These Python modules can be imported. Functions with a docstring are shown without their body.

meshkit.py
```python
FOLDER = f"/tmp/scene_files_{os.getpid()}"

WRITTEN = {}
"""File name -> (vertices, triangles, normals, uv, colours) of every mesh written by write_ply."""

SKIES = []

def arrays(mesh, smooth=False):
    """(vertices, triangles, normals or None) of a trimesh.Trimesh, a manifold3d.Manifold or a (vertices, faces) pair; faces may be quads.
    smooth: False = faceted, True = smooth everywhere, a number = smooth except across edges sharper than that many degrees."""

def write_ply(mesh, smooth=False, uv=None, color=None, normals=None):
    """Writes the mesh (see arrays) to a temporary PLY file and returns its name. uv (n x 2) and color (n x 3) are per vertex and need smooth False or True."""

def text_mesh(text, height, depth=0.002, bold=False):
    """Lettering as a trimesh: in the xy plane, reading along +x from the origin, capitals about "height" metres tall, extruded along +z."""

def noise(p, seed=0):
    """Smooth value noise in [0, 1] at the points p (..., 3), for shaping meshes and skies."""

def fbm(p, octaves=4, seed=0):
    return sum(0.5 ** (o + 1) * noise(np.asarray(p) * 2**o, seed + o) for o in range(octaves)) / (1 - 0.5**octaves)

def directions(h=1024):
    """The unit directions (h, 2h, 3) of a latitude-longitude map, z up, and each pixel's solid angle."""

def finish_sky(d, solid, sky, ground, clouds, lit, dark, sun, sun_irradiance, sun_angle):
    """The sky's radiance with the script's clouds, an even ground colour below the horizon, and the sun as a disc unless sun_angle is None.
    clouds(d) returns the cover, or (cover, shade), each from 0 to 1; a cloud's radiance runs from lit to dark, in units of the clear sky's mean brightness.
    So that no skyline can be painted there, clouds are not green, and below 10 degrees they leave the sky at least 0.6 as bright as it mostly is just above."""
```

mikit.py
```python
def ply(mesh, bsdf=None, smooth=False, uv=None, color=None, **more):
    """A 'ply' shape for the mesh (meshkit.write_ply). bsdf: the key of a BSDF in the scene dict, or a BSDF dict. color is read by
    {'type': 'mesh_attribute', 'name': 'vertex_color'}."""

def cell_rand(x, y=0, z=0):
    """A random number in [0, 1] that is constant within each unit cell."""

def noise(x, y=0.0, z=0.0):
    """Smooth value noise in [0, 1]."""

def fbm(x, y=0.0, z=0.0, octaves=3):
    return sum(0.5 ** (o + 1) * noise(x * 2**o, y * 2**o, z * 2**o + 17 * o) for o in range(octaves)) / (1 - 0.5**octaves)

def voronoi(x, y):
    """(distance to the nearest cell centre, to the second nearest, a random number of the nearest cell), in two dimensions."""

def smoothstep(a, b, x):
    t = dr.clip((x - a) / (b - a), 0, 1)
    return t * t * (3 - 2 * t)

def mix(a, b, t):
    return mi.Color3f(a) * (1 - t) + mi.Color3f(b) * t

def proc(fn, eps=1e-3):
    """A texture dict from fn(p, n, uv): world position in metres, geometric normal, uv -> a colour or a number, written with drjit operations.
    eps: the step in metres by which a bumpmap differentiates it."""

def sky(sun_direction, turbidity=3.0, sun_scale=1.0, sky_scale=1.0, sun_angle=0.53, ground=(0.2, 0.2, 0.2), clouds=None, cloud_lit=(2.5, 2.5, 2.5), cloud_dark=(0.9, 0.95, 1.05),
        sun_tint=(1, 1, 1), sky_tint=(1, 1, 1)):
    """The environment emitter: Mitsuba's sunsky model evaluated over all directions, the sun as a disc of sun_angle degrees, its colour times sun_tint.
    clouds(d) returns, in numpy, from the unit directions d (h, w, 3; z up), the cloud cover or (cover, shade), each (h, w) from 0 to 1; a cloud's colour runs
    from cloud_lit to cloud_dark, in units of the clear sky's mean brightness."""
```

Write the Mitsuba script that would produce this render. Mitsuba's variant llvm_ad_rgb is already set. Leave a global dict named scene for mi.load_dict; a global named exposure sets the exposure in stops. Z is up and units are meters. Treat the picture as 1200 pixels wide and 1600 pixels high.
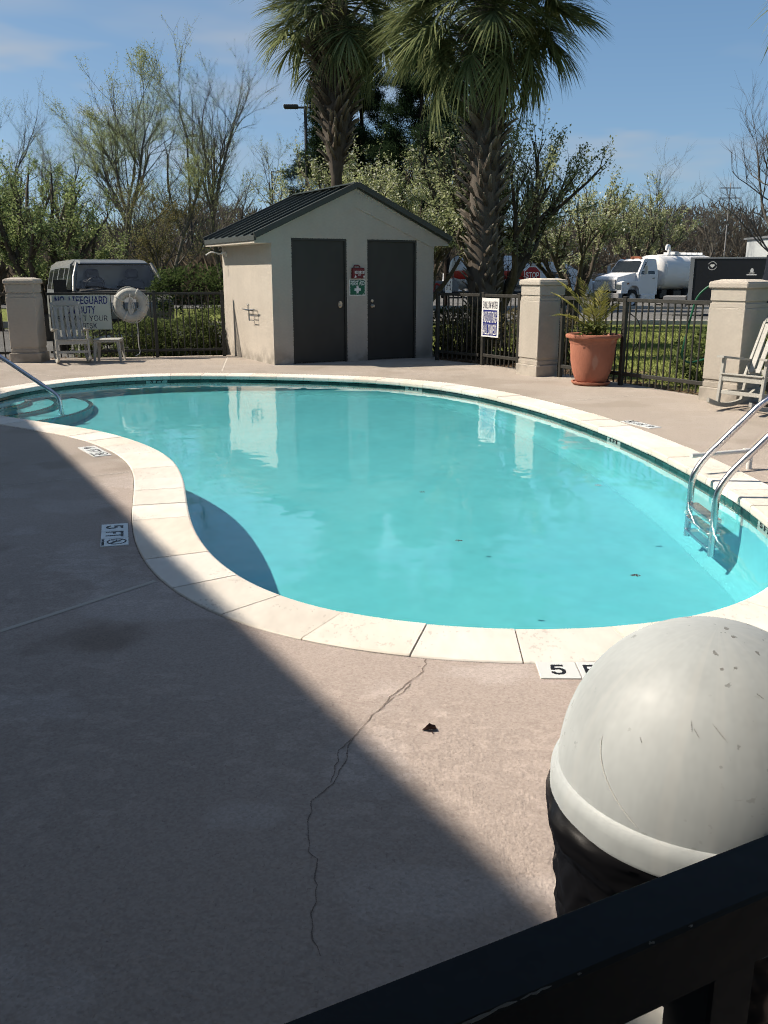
import math, random
import numpy as np, trimesh, mitsuba as mi, drjit as dr
import manifold3d as m3
from shapely.geometry import Polygon, LineString, Point
from scipy.interpolate import splprep, splev
import mikit, meshkit
from mikit import proc, noise, fbm, voronoi, smoothstep, mix, cell_rand

T = mi.ScalarTransform4f
PI = math.pi
scene, labels = {}, {}

# ------------------------------------------------------------------ camera, sky, exposure
PITCH = math.radians(14.88)
scene['camera'] = {'type': 'perspective', 'fov': 2*math.degrees(math.atan(600/1400)), 'fov_axis': 'x', 'near_clip': 0.02, 'far_clip': 2000.0,
    'to_world': T().look_at(origin=[0, 0, 1.5], target=[0, math.cos(PITCH), 1.5-math.sin(PITCH)], up=[0, 0, 1])}

def clouds(d):
    x, y, z = d[..., 0], d[..., 1], d[..., 2]
    zz = np.maximum(z, .03)
    q = np.stack([x/zz*.55, y/zz*.55, zz*0+3], -1)
    c = meshkit.fbm(q, 5, 3)
    cov = np.clip((c-.56)*3.2, 0, 1)*.55*np.clip(z*6, 0, 1)
    low = meshkit.fbm(np.stack([x*7, y*7, z*26], -1), 4, 9)
    cov = np.maximum(cov, np.clip((low-.53)*5, 0, 1)*.75*np.exp(-((z-.16)/.08)**2))
    return np.clip(cov, 0, 1), np.clip(.4-z, 0, .4)

SUN_EL = math.radians(44)
SUN = [-.995*math.cos(SUN_EL), .09*math.cos(SUN_EL), math.sin(SUN_EL)]
scene['sky'] = mikit.sky(SUN, turbidity=3.6, clouds=clouds, cloud_lit=(1.9, 1.95, 2.0), cloud_dark=(1.2, 1.25, 1.35), sky_tint=(.88, 1.0, 1.03), sky_scale=.53, sun_tint=(.90, .98, 1.13), ground=(.16, .15, .13))
exposure = 2.6

# ------------------------------------------------------------------ materials
ALB = .78      # keeps every paint, stone and plaster at the reflectance it has beside the others
def pr_(color, rough=.6, **k):
    if callable(color):
        f0 = color; c = proc(lambda p, n, uv: mi.Color3f(f0(p, n, uv))*ALB)
    else: c = color if isinstance(color, dict) else {'type': 'rgb', 'value': [v*ALB for v in color]}
    r = proc(rough) if callable(rough) else rough
    return {'type': 'principled', 'base_color': c, 'roughness': r, 'specular': k.pop('spec', .4), **k}

def mat(key, inner, bump=None, scale=1.0, eps=1e-3):
    if bump is not None:
        inner = {'type': 'bumpmap', 'arbitrary': proc(bump, eps), 'scale': scale, 'nested_bsdf': inner}
    scene[key] = {'type': 'twosided', 'nested': inner}
    return key

VC = {'type': 'mesh_attribute', 'name': 'vertex_color'}

def deck_h(p, n, uv):
    k = smoothstep(.40, .58, fbm(p.x*110, p.y*110, 1.0, 3))
    return .0011*k + .0005*noise(p.x*260, p.y*260, 2.0) + .0008*smoothstep(.5, .60, fbm(p.x*26, p.y*30, 7., 3))
def deck_c(p, n, uv):
    k = smoothstep(.30, .66, fbm(p.x*120, p.y*120, 1.0, 3))
    fl = smoothstep(.56, .62, fbm(p.x*15, p.y*22, 21., 4))*smoothstep(.48, .66, fbm(p.x*1.1, p.y*1.1, 31., 3))
    big = fbm(p.x*.8, p.y*.8, 5., 4)
    st = smoothstep(.52, .72, fbm(p.x*1.7+9, p.y*1.7, 11., 4))
    fine = noise(p.x*160, p.y*160, 3.)
    speck = smoothstep(.88, .95, noise(p.x*140, p.y*140, 8.))
    c = mix((.37, .310, .274), (.42, .353, .312), k)*(1+.12*fl)
    c = c*(.80 + .40*big)*mix((1., 1., 1.), (.68, .65, .62), st)*mix((1., 1., 1.), (1.14, 1.17, 1.20), smoothstep(.54, .70, fbm(p.x*2.3+31, p.y*3.1, 3., 4)))*(.92+.16*fine)
    c = mix(c, (.345, .305, .255), smoothstep(4., 9., p.y)*.7)
    return c*(1-.2*speck)
mat('m_deck', pr_(deck_c, .85, spec=.25), deck_h, 1.0)

def cop_c(p, n, uv):
    s = fbm(p.x*3, p.y*3, 2., 3)
    v = fbm(p.x*24, p.y*9, 4., 3)
    pit = smoothstep(.66, .76, fbm(p.x*70, p.y*46, 6., 3))*smoothstep(.5, .66, fbm(p.x*6, p.y*6, 9., 2))
    c = mix((.66, .61, .54), (.80, .765, .70), s)*(.92+.14*v)
    return mix(c, (.40, .35, .30), pit*.4)
for i_, f_ in enumerate(((1., 1., 1.), (.93, .92, .90), (1.05, 1.04, 1.02), (.97, .93, .88))):
    mat(f'm_coping{i_}', pr_((lambda f: lambda p, n, uv: cop_c(p, n, uv)*mi.Color3f(*f))(f_), .7, spec=.3), lambda p, n, uv: .001*fbm(p.x*60, p.y*60, 0., 3) - .001*smoothstep(.66, .76, fbm(p.x*70, p.y*46, 6., 3)), 1.0)
mat('m_grout', pr_((.26, .22, .19), .9))
mat('m_dark_joint', pr_((.06, .055, .05), .9))
mat('m_joint', pr_((.5, .46, .40), .9))
mat('m_crack', pr_((.20, .16, .135), .95))

def plaster_c(p, n, uv):
    a = fbm(p.x*1.3, p.y*1.3, p.z*1.3, 4)
    b = fbm(p.x*9, p.y*9, p.z*9, 3)
    return mix((.075, .435, .49), (.125, .535, .575), a)*(.93+.14*b)
mat('m_plaster', pr_(plaster_c, .8, spec=.2))
mat('m_step_tile', pr_((.01, .07, .09), .3))
scene['m_water'] = {'type': 'thindielectric', 'int_ior': 1.18, 'ext_ior': 1.0}
for i in range(4):
    f = .7+.22*i
    mat(f'm_tile{i}', pr_((.010*f, .055*f, .05*f), .18, spec=.5))
mat('m_tile_white', pr_((.68, .7, .68), .25))
mat('m_tile_pale', pr_((.30, .40, .38), .25))

def stucco_c(p, n, uv):
    a = fbm(p.x*1.6, p.y*1.6, p.z*1.6, 4)
    b = fbm(p.x*40, p.y*40, p.z*40, 2)
    run = fbm(p.x*9, p.y*9, p.z*.7, 3)
    base = smoothstep(.40, 0., p.z)*.42*smoothstep(.35, .7, fbm(p.x*5, p.y*5, p.z*4, 4))
    return mix((.44, .398, .34), (.53, .482, .418), a)*(.93+.12*b)*(.93+.12*run)*(1-base)
def stucco_h(p, n, uv):
    return .0022*fbm(p.x*55, p.y*55, p.z*55, 3)+.004*fbm(p.x*9, p.y*9, p.z*9, 2)
mat('m_stucco', pr_(stucco_c, .85, spec=.2), stucco_h)
mat('m_stucco_front', pr_(lambda p, n, uv: stucco_c(p, n, uv)*mi.Color3f(.86, .82, .78), .85, spec=.2), stucco_h)
mat('m_door', pr_(lambda p, n, uv: mix((.034, .034, .030), (.046, .046, .042), fbm(p.x*5, p.y*5, p.z*2, 3)), .55, spec=.3))
mat('m_roof', pr_(lambda p, n, uv: mix((.030, .040, .036), (.05, .06, .054), fbm(p.x*3, p.y*3, p.z*3, 3)), .45, metallic=.2))
mat('m_trim', pr_((.05, .055, .05), .5))
mat('m_fence', pr_(lambda p, n, uv: mix((.020, .020, .017), (.05, .047, .04), fbm(p.x*14, p.y*14, p.z*14, 3)), .5, spec=.4))
mat('m_steel', {'type': 'roughconductor', 'material': 'none', 'alpha': .14, 'specular_reflectance': {'type': 'rgb', 'value': [.68, .67, .68]}})
mat('m_brass', pr_((.55, .5, .42), .3, metallic=1.0))
mat('m_white', pr_(lambda p, n, uv: mix((.35, .345, .31), (.48, .47, .43), fbm(p.x*7, p.y*7, p.z*7, 3)), .6))
mat('m_pvc', pr_((.72, .71, .68), .4))
mat('m_sign', pr_(lambda p, n, uv: mix((.48, .53, .46), (.60, .63, .56), fbm(p.x*4, p.y*4, p.z*4, 3)), .45))
mat('m_signw', pr_((.78, .78, .76), .4))
mat('m_blue', pr_((.015, .022, .16), .5))
mat('m_navy', pr_((.02, .022, .05), .5))
mat('m_black', pr_((.012, .012, .012), .5))
mat('m_green_sign', pr_((.0, .11, .055), .5))
mat('m_red', pr_((.15, .008, .014), .45))
mat('m_redpaint', pr_((.45, .03, .02), .35))
mat('m_ring', pr_(lambda p, n, uv: mix((.38, .375, .34), (.56, .55, .50), fbm(p.x*8, p.y*8, p.z*8, 3)), .75))
mat('m_rope', pr_((.55, .54, .5), .9))
mat('m_terra', pr_(lambda p, n, uv: mix(mix((.36, .135, .085), (.46, .19, .125), fbm(p.x*5, p.y*5, p.z*4, 4)), (.52, .33, .26), smoothstep(.56, .75, fbm(p.x*8, p.y*8, p.z*3, 4))*.5)*(.94+.1*noise(p.x*80, p.y*80, p.z*80)), .7, spec=.25))
mat('m_soil', pr_((.07, .05, .035), 1.0))

def dome_c(p, n, uv):
    a = fbm(p.x*5, p.y*5, p.z*5, 4)
    th = dr.atan2(p.y-1.44, p.x-.575)
    run = fbm(th*24, p.z*1.6, 3., 3)
    run2 = smoothstep(.60, .80, fbm(th*9, p.z*.9, 8., 3))
    sc = fbm(p.x*70, p.y*70, p.z*70, 3)
    sp = smoothstep(.70, .77, sc)*smoothstep(.50, .62, fbm(p.x*9+4, p.y*9, p.z*9, 2))
    grime = smoothstep(.50, .75, fbm(p.x*7+3, p.y*7, p.z*5, 4))
    c = mix((.355, .385, .392), (.395, .425, .432), a)*(.95+.05*run+.07*noise(p.x*150, p.y*150, p.z*40))*(1-.13*grime)
    c = mix(c, (.46, .465, .45), run2*.22)
    top = smoothstep(.74, .86, p.z)*.6+.4
    return mix(c, (.14, .135, .125), sp*.8*top)
mat('m_dome', pr_(dome_c, lambda p, n, uv: .44+.22*fbm(p.x*30, p.y*30, p.z*6, 2), spec=.45), lambda p, n, uv: .0006*fbm(p.x*30, p.y*30, p.z*9, 2))
mat('m_scratch', pr_((.17, .165, .155), .7))
mat('m_crease', pr_((.58, .58, .56), .4))
mat('m_bag', pr_((.005, .005, .006), .34, spec=.22), lambda p, n, uv: .0016*fbm(p.x*26, p.y*26, p.z*60, 2))
mat('m_rail', pr_(lambda p, n, uv: mix((.005, .0055, .006), (.009, .0095, .010), fbm(p.x*20, p.y*20, p.z*20, 3)), .5, spec=.22), lambda p, n, uv: .0006*fbm(p.x*60, p.y*60, p.z*60, 3))
mat('m_chip', pr_((.16, .16, .155), .7))

def ground_c(p, n, uv):
    a = fbm(p.x*1.1, p.y*1.1, 1., 4)
    b = fbm(p.x*13, p.y*13, 2., 3)
    grass = mix((.11, .14, .035), (.21, .23, .075), b)*(.75+.5*a)
    straw = mix((.10, .065, .04), (.24, .17, .11), fbm(p.x*22, p.y*22, 4., 3))
    far = smoothstep(55., 75., p.y)
    # mulch beds along the fences, lawn beyond
    dl = p.y - 16.6 - .25*(p.x+3.)
    dr_ = ((p.x-.87)*.77 + (p.y-16.3)*.64)
    d2 = ((p.x-2.75)*.907 + (p.y-13.83)*.42)
    bed = dr.select(p.x < .9, dl-1.6, dr.select(p.y > 14.2, dr_-1.4, d2-.5)) + (b-.5)*1.2
    c = mix(straw, grass, smoothstep(-.25, .35, bed))
    return mix(c, mix((.13, .11, .075), (.17, .155, .09), a), far)
mat('m_ground', pr_(ground_c, .95, spec=.1), lambda p, n, uv: .02*fbm(p.x*16, p.y*16, 3., 3))
def asph_c(p, n, uv):
    a = fbm(p.x*.35, p.y*.35, 1., 4)
    return mix((.085, .085, .083), (.14, .14, .136), a)*(.8+.4*noise(p.x*23, p.y*23, 2.))
mat('m_asphalt', pr_(asph_c, .9, spec=.2))
mat('m_kerb', pr_(lambda p, n, uv: mix((.40, .38, .33), (.55, .52, .46), fbm(p.x*2, p.y*2, 0., 3)), .9))
def bark(c0, c1, f):
    return pr_(lambda p, n, uv: mix(c0, c1, fbm(p.x*f, p.y*f, p.z*f*.35, 3)), .95, spec=.1)
mat('m_bark', bark((.04, .033, .027), (.15, .128, .105), 14.))
mat('m_bark_grey', bark((.06, .055, .048), (.17, .158, .138), 9.))
mat('m_bark_pine', bark((.018, .014, .013), (.05, .04, .034), 8.))
mat('m_palm_bark', bark((.05, .042, .034), (.16, .14, .118), 10.))
mat('m_boot', pr_(VC, .9, spec=.1))
scene['m_leaf'] = {'type': 'principledthin', 'base_color': VC, 'roughness': .6, 'diff_trans': .7, 'eta': 1.3, 'spec_trans': 0.0}
scene['m_frond'] = {'type': 'principledthin', 'base_color': VC, 'roughness': .36, 'diff_trans': .5, 'eta': 1.5, 'spec_trans': 0.0}
mat('m_dead_leaf', pr_((.045, .02, .015), .8))
mat('m_petal', pr_((.75, .73, .7), .8))
mat('m_car_silver', pr_((.205, .21, .20), .32, metallic=.35, clearcoat=.6))
mat('m_car_white', pr_((.72, .73, .74), .3, clearcoat=.5))
mat('m_tank_white', pr_((.74, .74, .73), .35, clearcoat=.3))
mat('m_car_dark', pr_((.02, .022, .03), .3, clearcoat=.6))
mat('m_car_blue', pr_((.03, .06, .2), .3, clearcoat=.6))
mat('m_car_red', pr_((.25, .02, .02), .3, clearcoat=.6))
mat('m_car_tan', pr_((.3, .27, .22), .35, clearcoat=.6))
mat('m_glass', pr_((.014, .017, .018), .08, spec=.55))
scene['m_pane'] = {'type': 'thindielectric', 'int_ior': 1.5, 'ext_ior': 1.0}
mat('m_seat', pr_((.10, .10, .095), .8))
mat('m_rubber', pr_((.014, .014, .014), .85))
mat('m_chrome', pr_((.6, .6, .6), .2, metallic=1.0))
mat('m_grey', pr_((.25, .25, .25), .6))
mat('m_amber', pr_((.30, .10, .05), .4))
mat('m_lamp_red', pr_((.5, .01, .015), .3))
mat('m_trailer', pr_((.012, .013, .017), .35, clearcoat=.4))
mat('m_alu', pr_((.42, .43, .44), .4, metallic=.7))
mat('m_stop', pr_((.30, .012, .02), .45))
mat('m_hose', pr_((.01, .12, .06), .5))
mat('m_pole', pr_((.03, .03, .03), .6))
mat('m_far_wood', pr_((.34, .33, .32), .9))
mat('m_wall_far', pr_((.42, .45, .46), .8))

# ------------------------------------------------------------------ mesh helpers
def cat(ms):
    ms = [m for m in ms if m is not None]
    return trimesh.util.concatenate(ms) if len(ms) > 1 else ms[0]
def VF(v, f): return trimesh.Trimesh(np.asarray(v, float), np.asarray(f, int), process=False)
def rotz(a):
    c, s = math.cos(a), math.sin(a)
    return np.array([[c, -s, 0, 0], [s, c, 0, 0], [0, 0, 1, 0], [0, 0, 0, 1.]])
def M4(loc=(0, 0, 0), rz=0., rx=0., ry=0., s=1.):
    M = rotz(rz)
    if ry: M = M @ trimesh.transformations.rotation_matrix(ry, [0, 1, 0])
    if rx: M = M @ trimesh.transformations.rotation_matrix(rx, [1, 0, 0])
    M = M.copy(); M[:3, :3] = M[:3, :3]*np.asarray(s)
    M[:3, 3] = loc
    return M
def tr(m, M):
    m = m.copy(); m.apply_transform(M); return m
def box(x0, x1, y0, y1, z0, z1, ch=0.):
    if ch > 0:
        pts = []
        for sx in (0, 1):
            for sy in (0, 1):
                for sz in (0, 1):
                    X, Y, Z = (x0, x1)[sx], (y0, y1)[sy], (z0, z1)[sz]
                    ax, ay, az = (1-2*sx)*ch, (1-2*sy)*ch, (1-2*sz)*ch
                    pts += [(X+ax, Y+ay, Z), (X+ax, Y, Z+az), (X, Y+ay, Z+az)]
        return trimesh.convex.convex_hull(np.array(pts))
    m = trimesh.creation.box((x1-x0, y1-y0, z1-z0))
    m.apply_translation(((x0+x1)/2, (y0+y1)/2, (z0+z1)/2)); return m
def hull(pts): return trimesh.convex.convex_hull(np.asarray(pts, float))
def beam(a, b, w, h, ch=0.):
    """box beam from a to b, w across (horizontal), h high"""
    a, b = np.asarray(a, float), np.asarray(b, float)
    L = np.linalg.norm(b-a); t = (b-a)/L
    s = np.cross(t, [0, 0, 1.]) if abs(t[2]) < .98 else np.array([1., 0, 0])
    s /= np.linalg.norm(s); u = np.cross(s, t)
    m = box(-w/2, w/2, -h/2, h/2, 0, L, ch)
    M = np.eye(4); M[:3, 0], M[:3, 1], M[:3, 2], M[:3, 3] = s, u, t, a
    if np.linalg.det(M[:3, :3]) < 0: M[:3, 0] = -s
    return tr(m, M)
def tube(p, r, n=8, cap=True):
    p = np.asarray(p, float); k = len(p)
    r = np.broadcast_to(np.asarray(r, float), (k,))
    t = np.gradient(p, axis=0); t /= np.linalg.norm(t, axis=1, keepdims=True)+1e-12
    a = np.zeros_like(p)
    ref = np.array([0, 0, 1.]) if abs(t[0, 2]) < .9 else np.array([1., 0, 0])
    a0 = np.cross(t[0], ref); a0 /= np.linalg.norm(a0)
    for i in range(k):
        a0 = a0 - t[i]*np.dot(a0, t[i]); a0 /= np.linalg.norm(a0)+1e-12; a[i] = a0
    b = np.cross(t, a)
    an = np.arange(n)*2*PI/n
    v = p[:, None]+r[:, None, None]*(np.cos(an)[None, :, None]*a[:, None]+np.sin(an)[None, :, None]*b[:, None])
    i, j = np.meshgrid(np.arange(k-1), np.arange(n), indexing='ij')
    q = np.stack([i*n+j, i*n+(j+1) % n, (i+1)*n+(j+1) % n, (i+1)*n+j], -1).reshape(-1, 4)
    f = np.vstack([q[:, [0, 1, 2]], q[:, [0, 2, 3]]]); v = v.reshape(-1, 3)
    if cap:
        v = np.vstack([v, p[:1], p[-1:]]); c0, c1 = len(v)-2, len(v)-1
        J = np.arange(n); J2 = (J+1) % n
        f = np.vstack([f, np.stack([J2, J, J*0+c0], 1), np.stack([J+(k-1)*n, J2+(k-1)*n, J*0+c1], 1)])
    return VF(v, f)
def bend(pts, rad=.08, n=6):
    """polyline with rounded corners"""
    pts = [np.asarray(q, float) for q in pts]; out = [pts[0]]
    for i in range(1, len(pts)-1):
        a, b, c = pts[i-1], pts[i], pts[i+1]
        d1, d2 = (a-b)/np.linalg.norm(a-b), (c-b)/np.linalg.norm(c-b)
        r = min(rad, .45*np.linalg.norm(a-b), .45*np.linalg.norm(c-b))
        A, C = b+d1*r, b+d2*r
        for s in np.linspace(0, 1, n): out.append((1-s)**2*A+2*s*(1-s)*b+s*s*C)
    return np.array(out+[pts[-1]])
def lathe(prof, n=32):
    return trimesh.creation.revolve(np.asarray(prof, float), sections=n)
def extr(poly, h, z=0.):
    if not isinstance(poly, Polygon): poly = Polygon(poly)
    m = trimesh.creation.extrude_polygon(poly, h, engine='earcut'); m.apply_translation((0, 0, z)); return m
def loft(secs, closed=True, cap=True):
    """secs (k, n, 3) rings"""
    s = np.asarray(secs, float); k, n = s.shape[:2]
    i, j = np.meshgrid(np.arange(k-1), np.arange(n if closed else n-1), indexing='ij')
    q = np.stack([i*n+j, i*n+(j+1) % n, (i+1)*n+(j+1) % n, (i+1)*n+j], -1).reshape(-1, 4)
    f = [q[:, [0, 1, 2]], q[:, [0, 2, 3]]]
    if cap:
        t = np.array([[0, x, x+1] for x in range(1, n-1)])
        f += [t[:, ::-1], t+(k-1)*n]
    m = VF(s.reshape(-1, 3), np.vstack(f))
    trimesh.repair.fix_normals(m)
    return m
def torus(R, r, n=32, k=12):
    a = np.linspace(0, 2*PI, n+1)
    return tube(np.stack([R*np.cos(a), 0*a, R*np.sin(a)], 1), r, k, False)
def text(s, h, w=None, depth=.003, bold=True):
    m = meshkit.text_mesh(s, h, depth, bold)
    b = m.bounds; m.apply_translation((-b[0][0], 0, 0))
    if w: m.apply_scale([w/(b[1][0]-b[0][0]), 1, 1])
    m.apply_translation((-(m.bounds[1][0])/2, -h/2, 0))
    return m      # centred, in xy plane, faces +z
UP = np.array([[1, 0, 0, 0], [0, 0, -1, 0], [0, 1, 0, 0], [0, 0, 0, 1.]])   # xy plane -> xz plane, facing -y

# ------------------------------------------------------------------ scene helpers
def num(k):
    if k not in scene and k not in labels and not any(x.startswith(k+'__') for x in (scene if False else ())): return k
    i = 1
    while f'{k}_{i:03d}' in scene or f'{k}_{i:03d}' in labels: i += 1
    return f'{k}_{i:03d}'
_cnt = {}
def newkey(k):
    c = _cnt.get(k, -1)+1; _cnt[k] = c
    return k if c == 0 else f'{k}_{c:03d}'
def thing(name, label, cat_, group=None):
    k = newkey(name); labels[k] = {'label': label, 'category': cat_}
    if group: labels[k]['group'] = group
    return k
def add(parent, name, mesh, m, smooth=False, M=None, **kw):
    k = newkey(f'{parent}__{name}' if parent else name)
    if isinstance(mesh, dict):
        scene[k] = {**mesh, **({'to_world': T(M)} if M is not None else {})}
    else:
        if M is not None: mesh = tr(mesh, M)
        scene[k] = mikit.ply(mesh, m, smooth, **kw)
    return k
def struct(name, mesh, m, smooth=False, **kw):
    k = add(None, name, mesh, m, smooth, **kw); labels[k] = {'kind': 'structure'}; return k
def one(name, label, cat_, mesh, m, smooth=False, group=None, **kw):
    k = thing(name, label, cat_, group); scene[k] = mikit.ply(mesh, m, smooth, **kw); return k

def H(x, y):
    """ground height"""
    x, y = np.asarray(x, float), np.asarray(y, float)
    t = np.clip((y-17.5)/7, 0, 1); t = t*t*(3-2*t)
    a = np.clip((y-16.9)/1.4, 0, 1)*np.clip((-2.6-x)/1.5, 0, 1)*np.clip((36-y)/4, 0, 1)
    return -.2*t*(1-a) - .41*a - .03

# ------------------------------------------------------------------ pool outline
IN = [(-4.927, 11.497), (-4.782, 12.2), (-4.578, 12.82), (-4.246, 13.2), (-3.844, 13.46), (-2.928, 13.7), (-2.147, 13.7), (-1.542, 13.56), (-.759, 13.35), (-.093, 13.06), (.365, 12.75),
      (.877, 12.25), (1.321, 11.56), (1.568, 10.956), (1.813, 10.107), (2.033, 9.419), (2.208, 8.741), (2.341, 8.15), (2.396, 7.49), (2.421, 6.925), (2.443, 6.541), (2.45, 6.081), (2.40, 5.426),
      (2.22, 4.72), (1.866, 4.107), (1.615, 3.933), (1.468, 3.855), (1.219, 3.757), (.918, 3.693), (.616, 3.656), (.394, 3.66), (.198, 3.705), (-.049, 3.788), (-.246, 3.892), (-.403, 3.993),
      (-.637, 4.218), (-.811, 4.436), (-.988, 4.77), (-1.151, 5.194), (-1.241, 5.534), (-1.336, 5.989), (-1.457, 6.519), (-1.592, 6.925), (-1.776, 7.327), (-2.032, 7.777), (-2.275, 8.118),
      (-2.765, 8.704), (-3.117, 9.008), (-3.766, 9.47), (-4.195, 9.76), (-4.62, 10.1), (-4.9, 10.6)]
ip = np.array(IN+IN[:1]).T
tck, _ = splprep(ip, s=.03, per=True)
dense = np.array(splev(np.linspace(0, 1, 1601), tck)).T
seg = np.linalg.norm(np.diff(dense, axis=0), axis=1); arc = np.r_[0, np.cumsum(seg)]; PER = arc[-1]
tang = np.gradient(dense, axis=0); tang /= np.linalg.norm(tang, axis=1, keepdims=True)
# outline runs clockwise seen from above, so outward is to the left
area = .5*np.sum(dense[:-1, 0]*dense[1:, 1]-dense[1:, 0]*dense[:-1, 1])
outw = np.stack([tang[:, 1], -tang[:, 0]], 1)*(1 if area > 0 else -1)
def at_s(s, off=0.):
    s = np.asarray(s, float) % PER
    p = np.stack([np.interp(s, arc, dense[:, k]) for k in (0, 1)], -1)
    o = np.stack([np.interp(s, arc, outw[:, k]) for k in (0, 1)], -1)
    o /= np.linalg.norm(o, axis=-1, keepdims=True)
    return p+o*off, o
def s_near(x, y): return arc[np.argmin((dense[:, 0]-x)**2+(dense[:, 1]-y)**2)]
CW = .36
inner_poly = Polygon(dense[:-1]); outer_poly = inner_poly.buffer(CW)

# deck -----------------------------------------------------------
DECK = [(-14, 14.6), (-6.3, 16.5), (-3.0, 17.35), (-2.95, 17.9), (.95, 17.3), (.95, 16.42), (2.33, 14.76), (2.86, 13.92), (4.12, 11.25), (4.75, 10.2), (9.2, 1.0), (9.2, -8), (-14, -8)]
deck_poly = Polygon(DECK)
rng = np.random.default_rng(5)
def sheet(poly, z, res=None):
    m = trimesh.creation.extrude_polygon(poly, .12, engine='earcut'); m.apply_translation((0, 0, z-.12)); return m
deck = struct('pool_deck', sheet(deck_poly.difference(outer_poly.buffer(.004)), 0.0), 'm_deck')
def ribbon(pts, w, z, jit=0., seed=0):
    p = np.array(LineString(pts).segmentize(.03).coords) if jit else np.asarray(pts, float)
    r = np.random.default_rng(seed)
    if jit: p = p+np.cumsum(r.normal(0, jit*.35, p.shape), 0)*0+r.normal(0, jit, p.shape)
    t = np.gradient(p, axis=0); t /= np.linalg.norm(t, axis=1, keepdims=True)
    nn = np.stack([-t[:, 1], t[:, 0]], 1)
    ww = w*(1 if not jit else r.uniform(.35, 1.3, len(p)))
    ww = np.broadcast_to(ww, (len(p),))[:, None]
    v = np.vstack([np.c_[p+nn*ww/2, np.full(len(p), z)], np.c_[p-nn*ww/2, np.full(len(p), z)]])
    k = len(p); i = np.arange(k-1)
    return VF(v, np.vstack([np.stack([i+k, i+1+k, i+1], 1), np.stack([i+k, i+1, i], 1)]))
for a, b, w in [((-4.2, .35), (-1.154, 4.285), .03), ((-6.2, 4.27), (-2.0, 6.86), .012), ((2.2, 10.9), (3.2, 11.45), .016), ((-7.6, 15.7), (-4.78, 13.5), .02), ((-2.58, 14.35), (-2.93, 17.0), .02)]:
    add(deck, 'expansion_joint', ribbon([a, b], w, .0025), 'm_joint')
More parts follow.
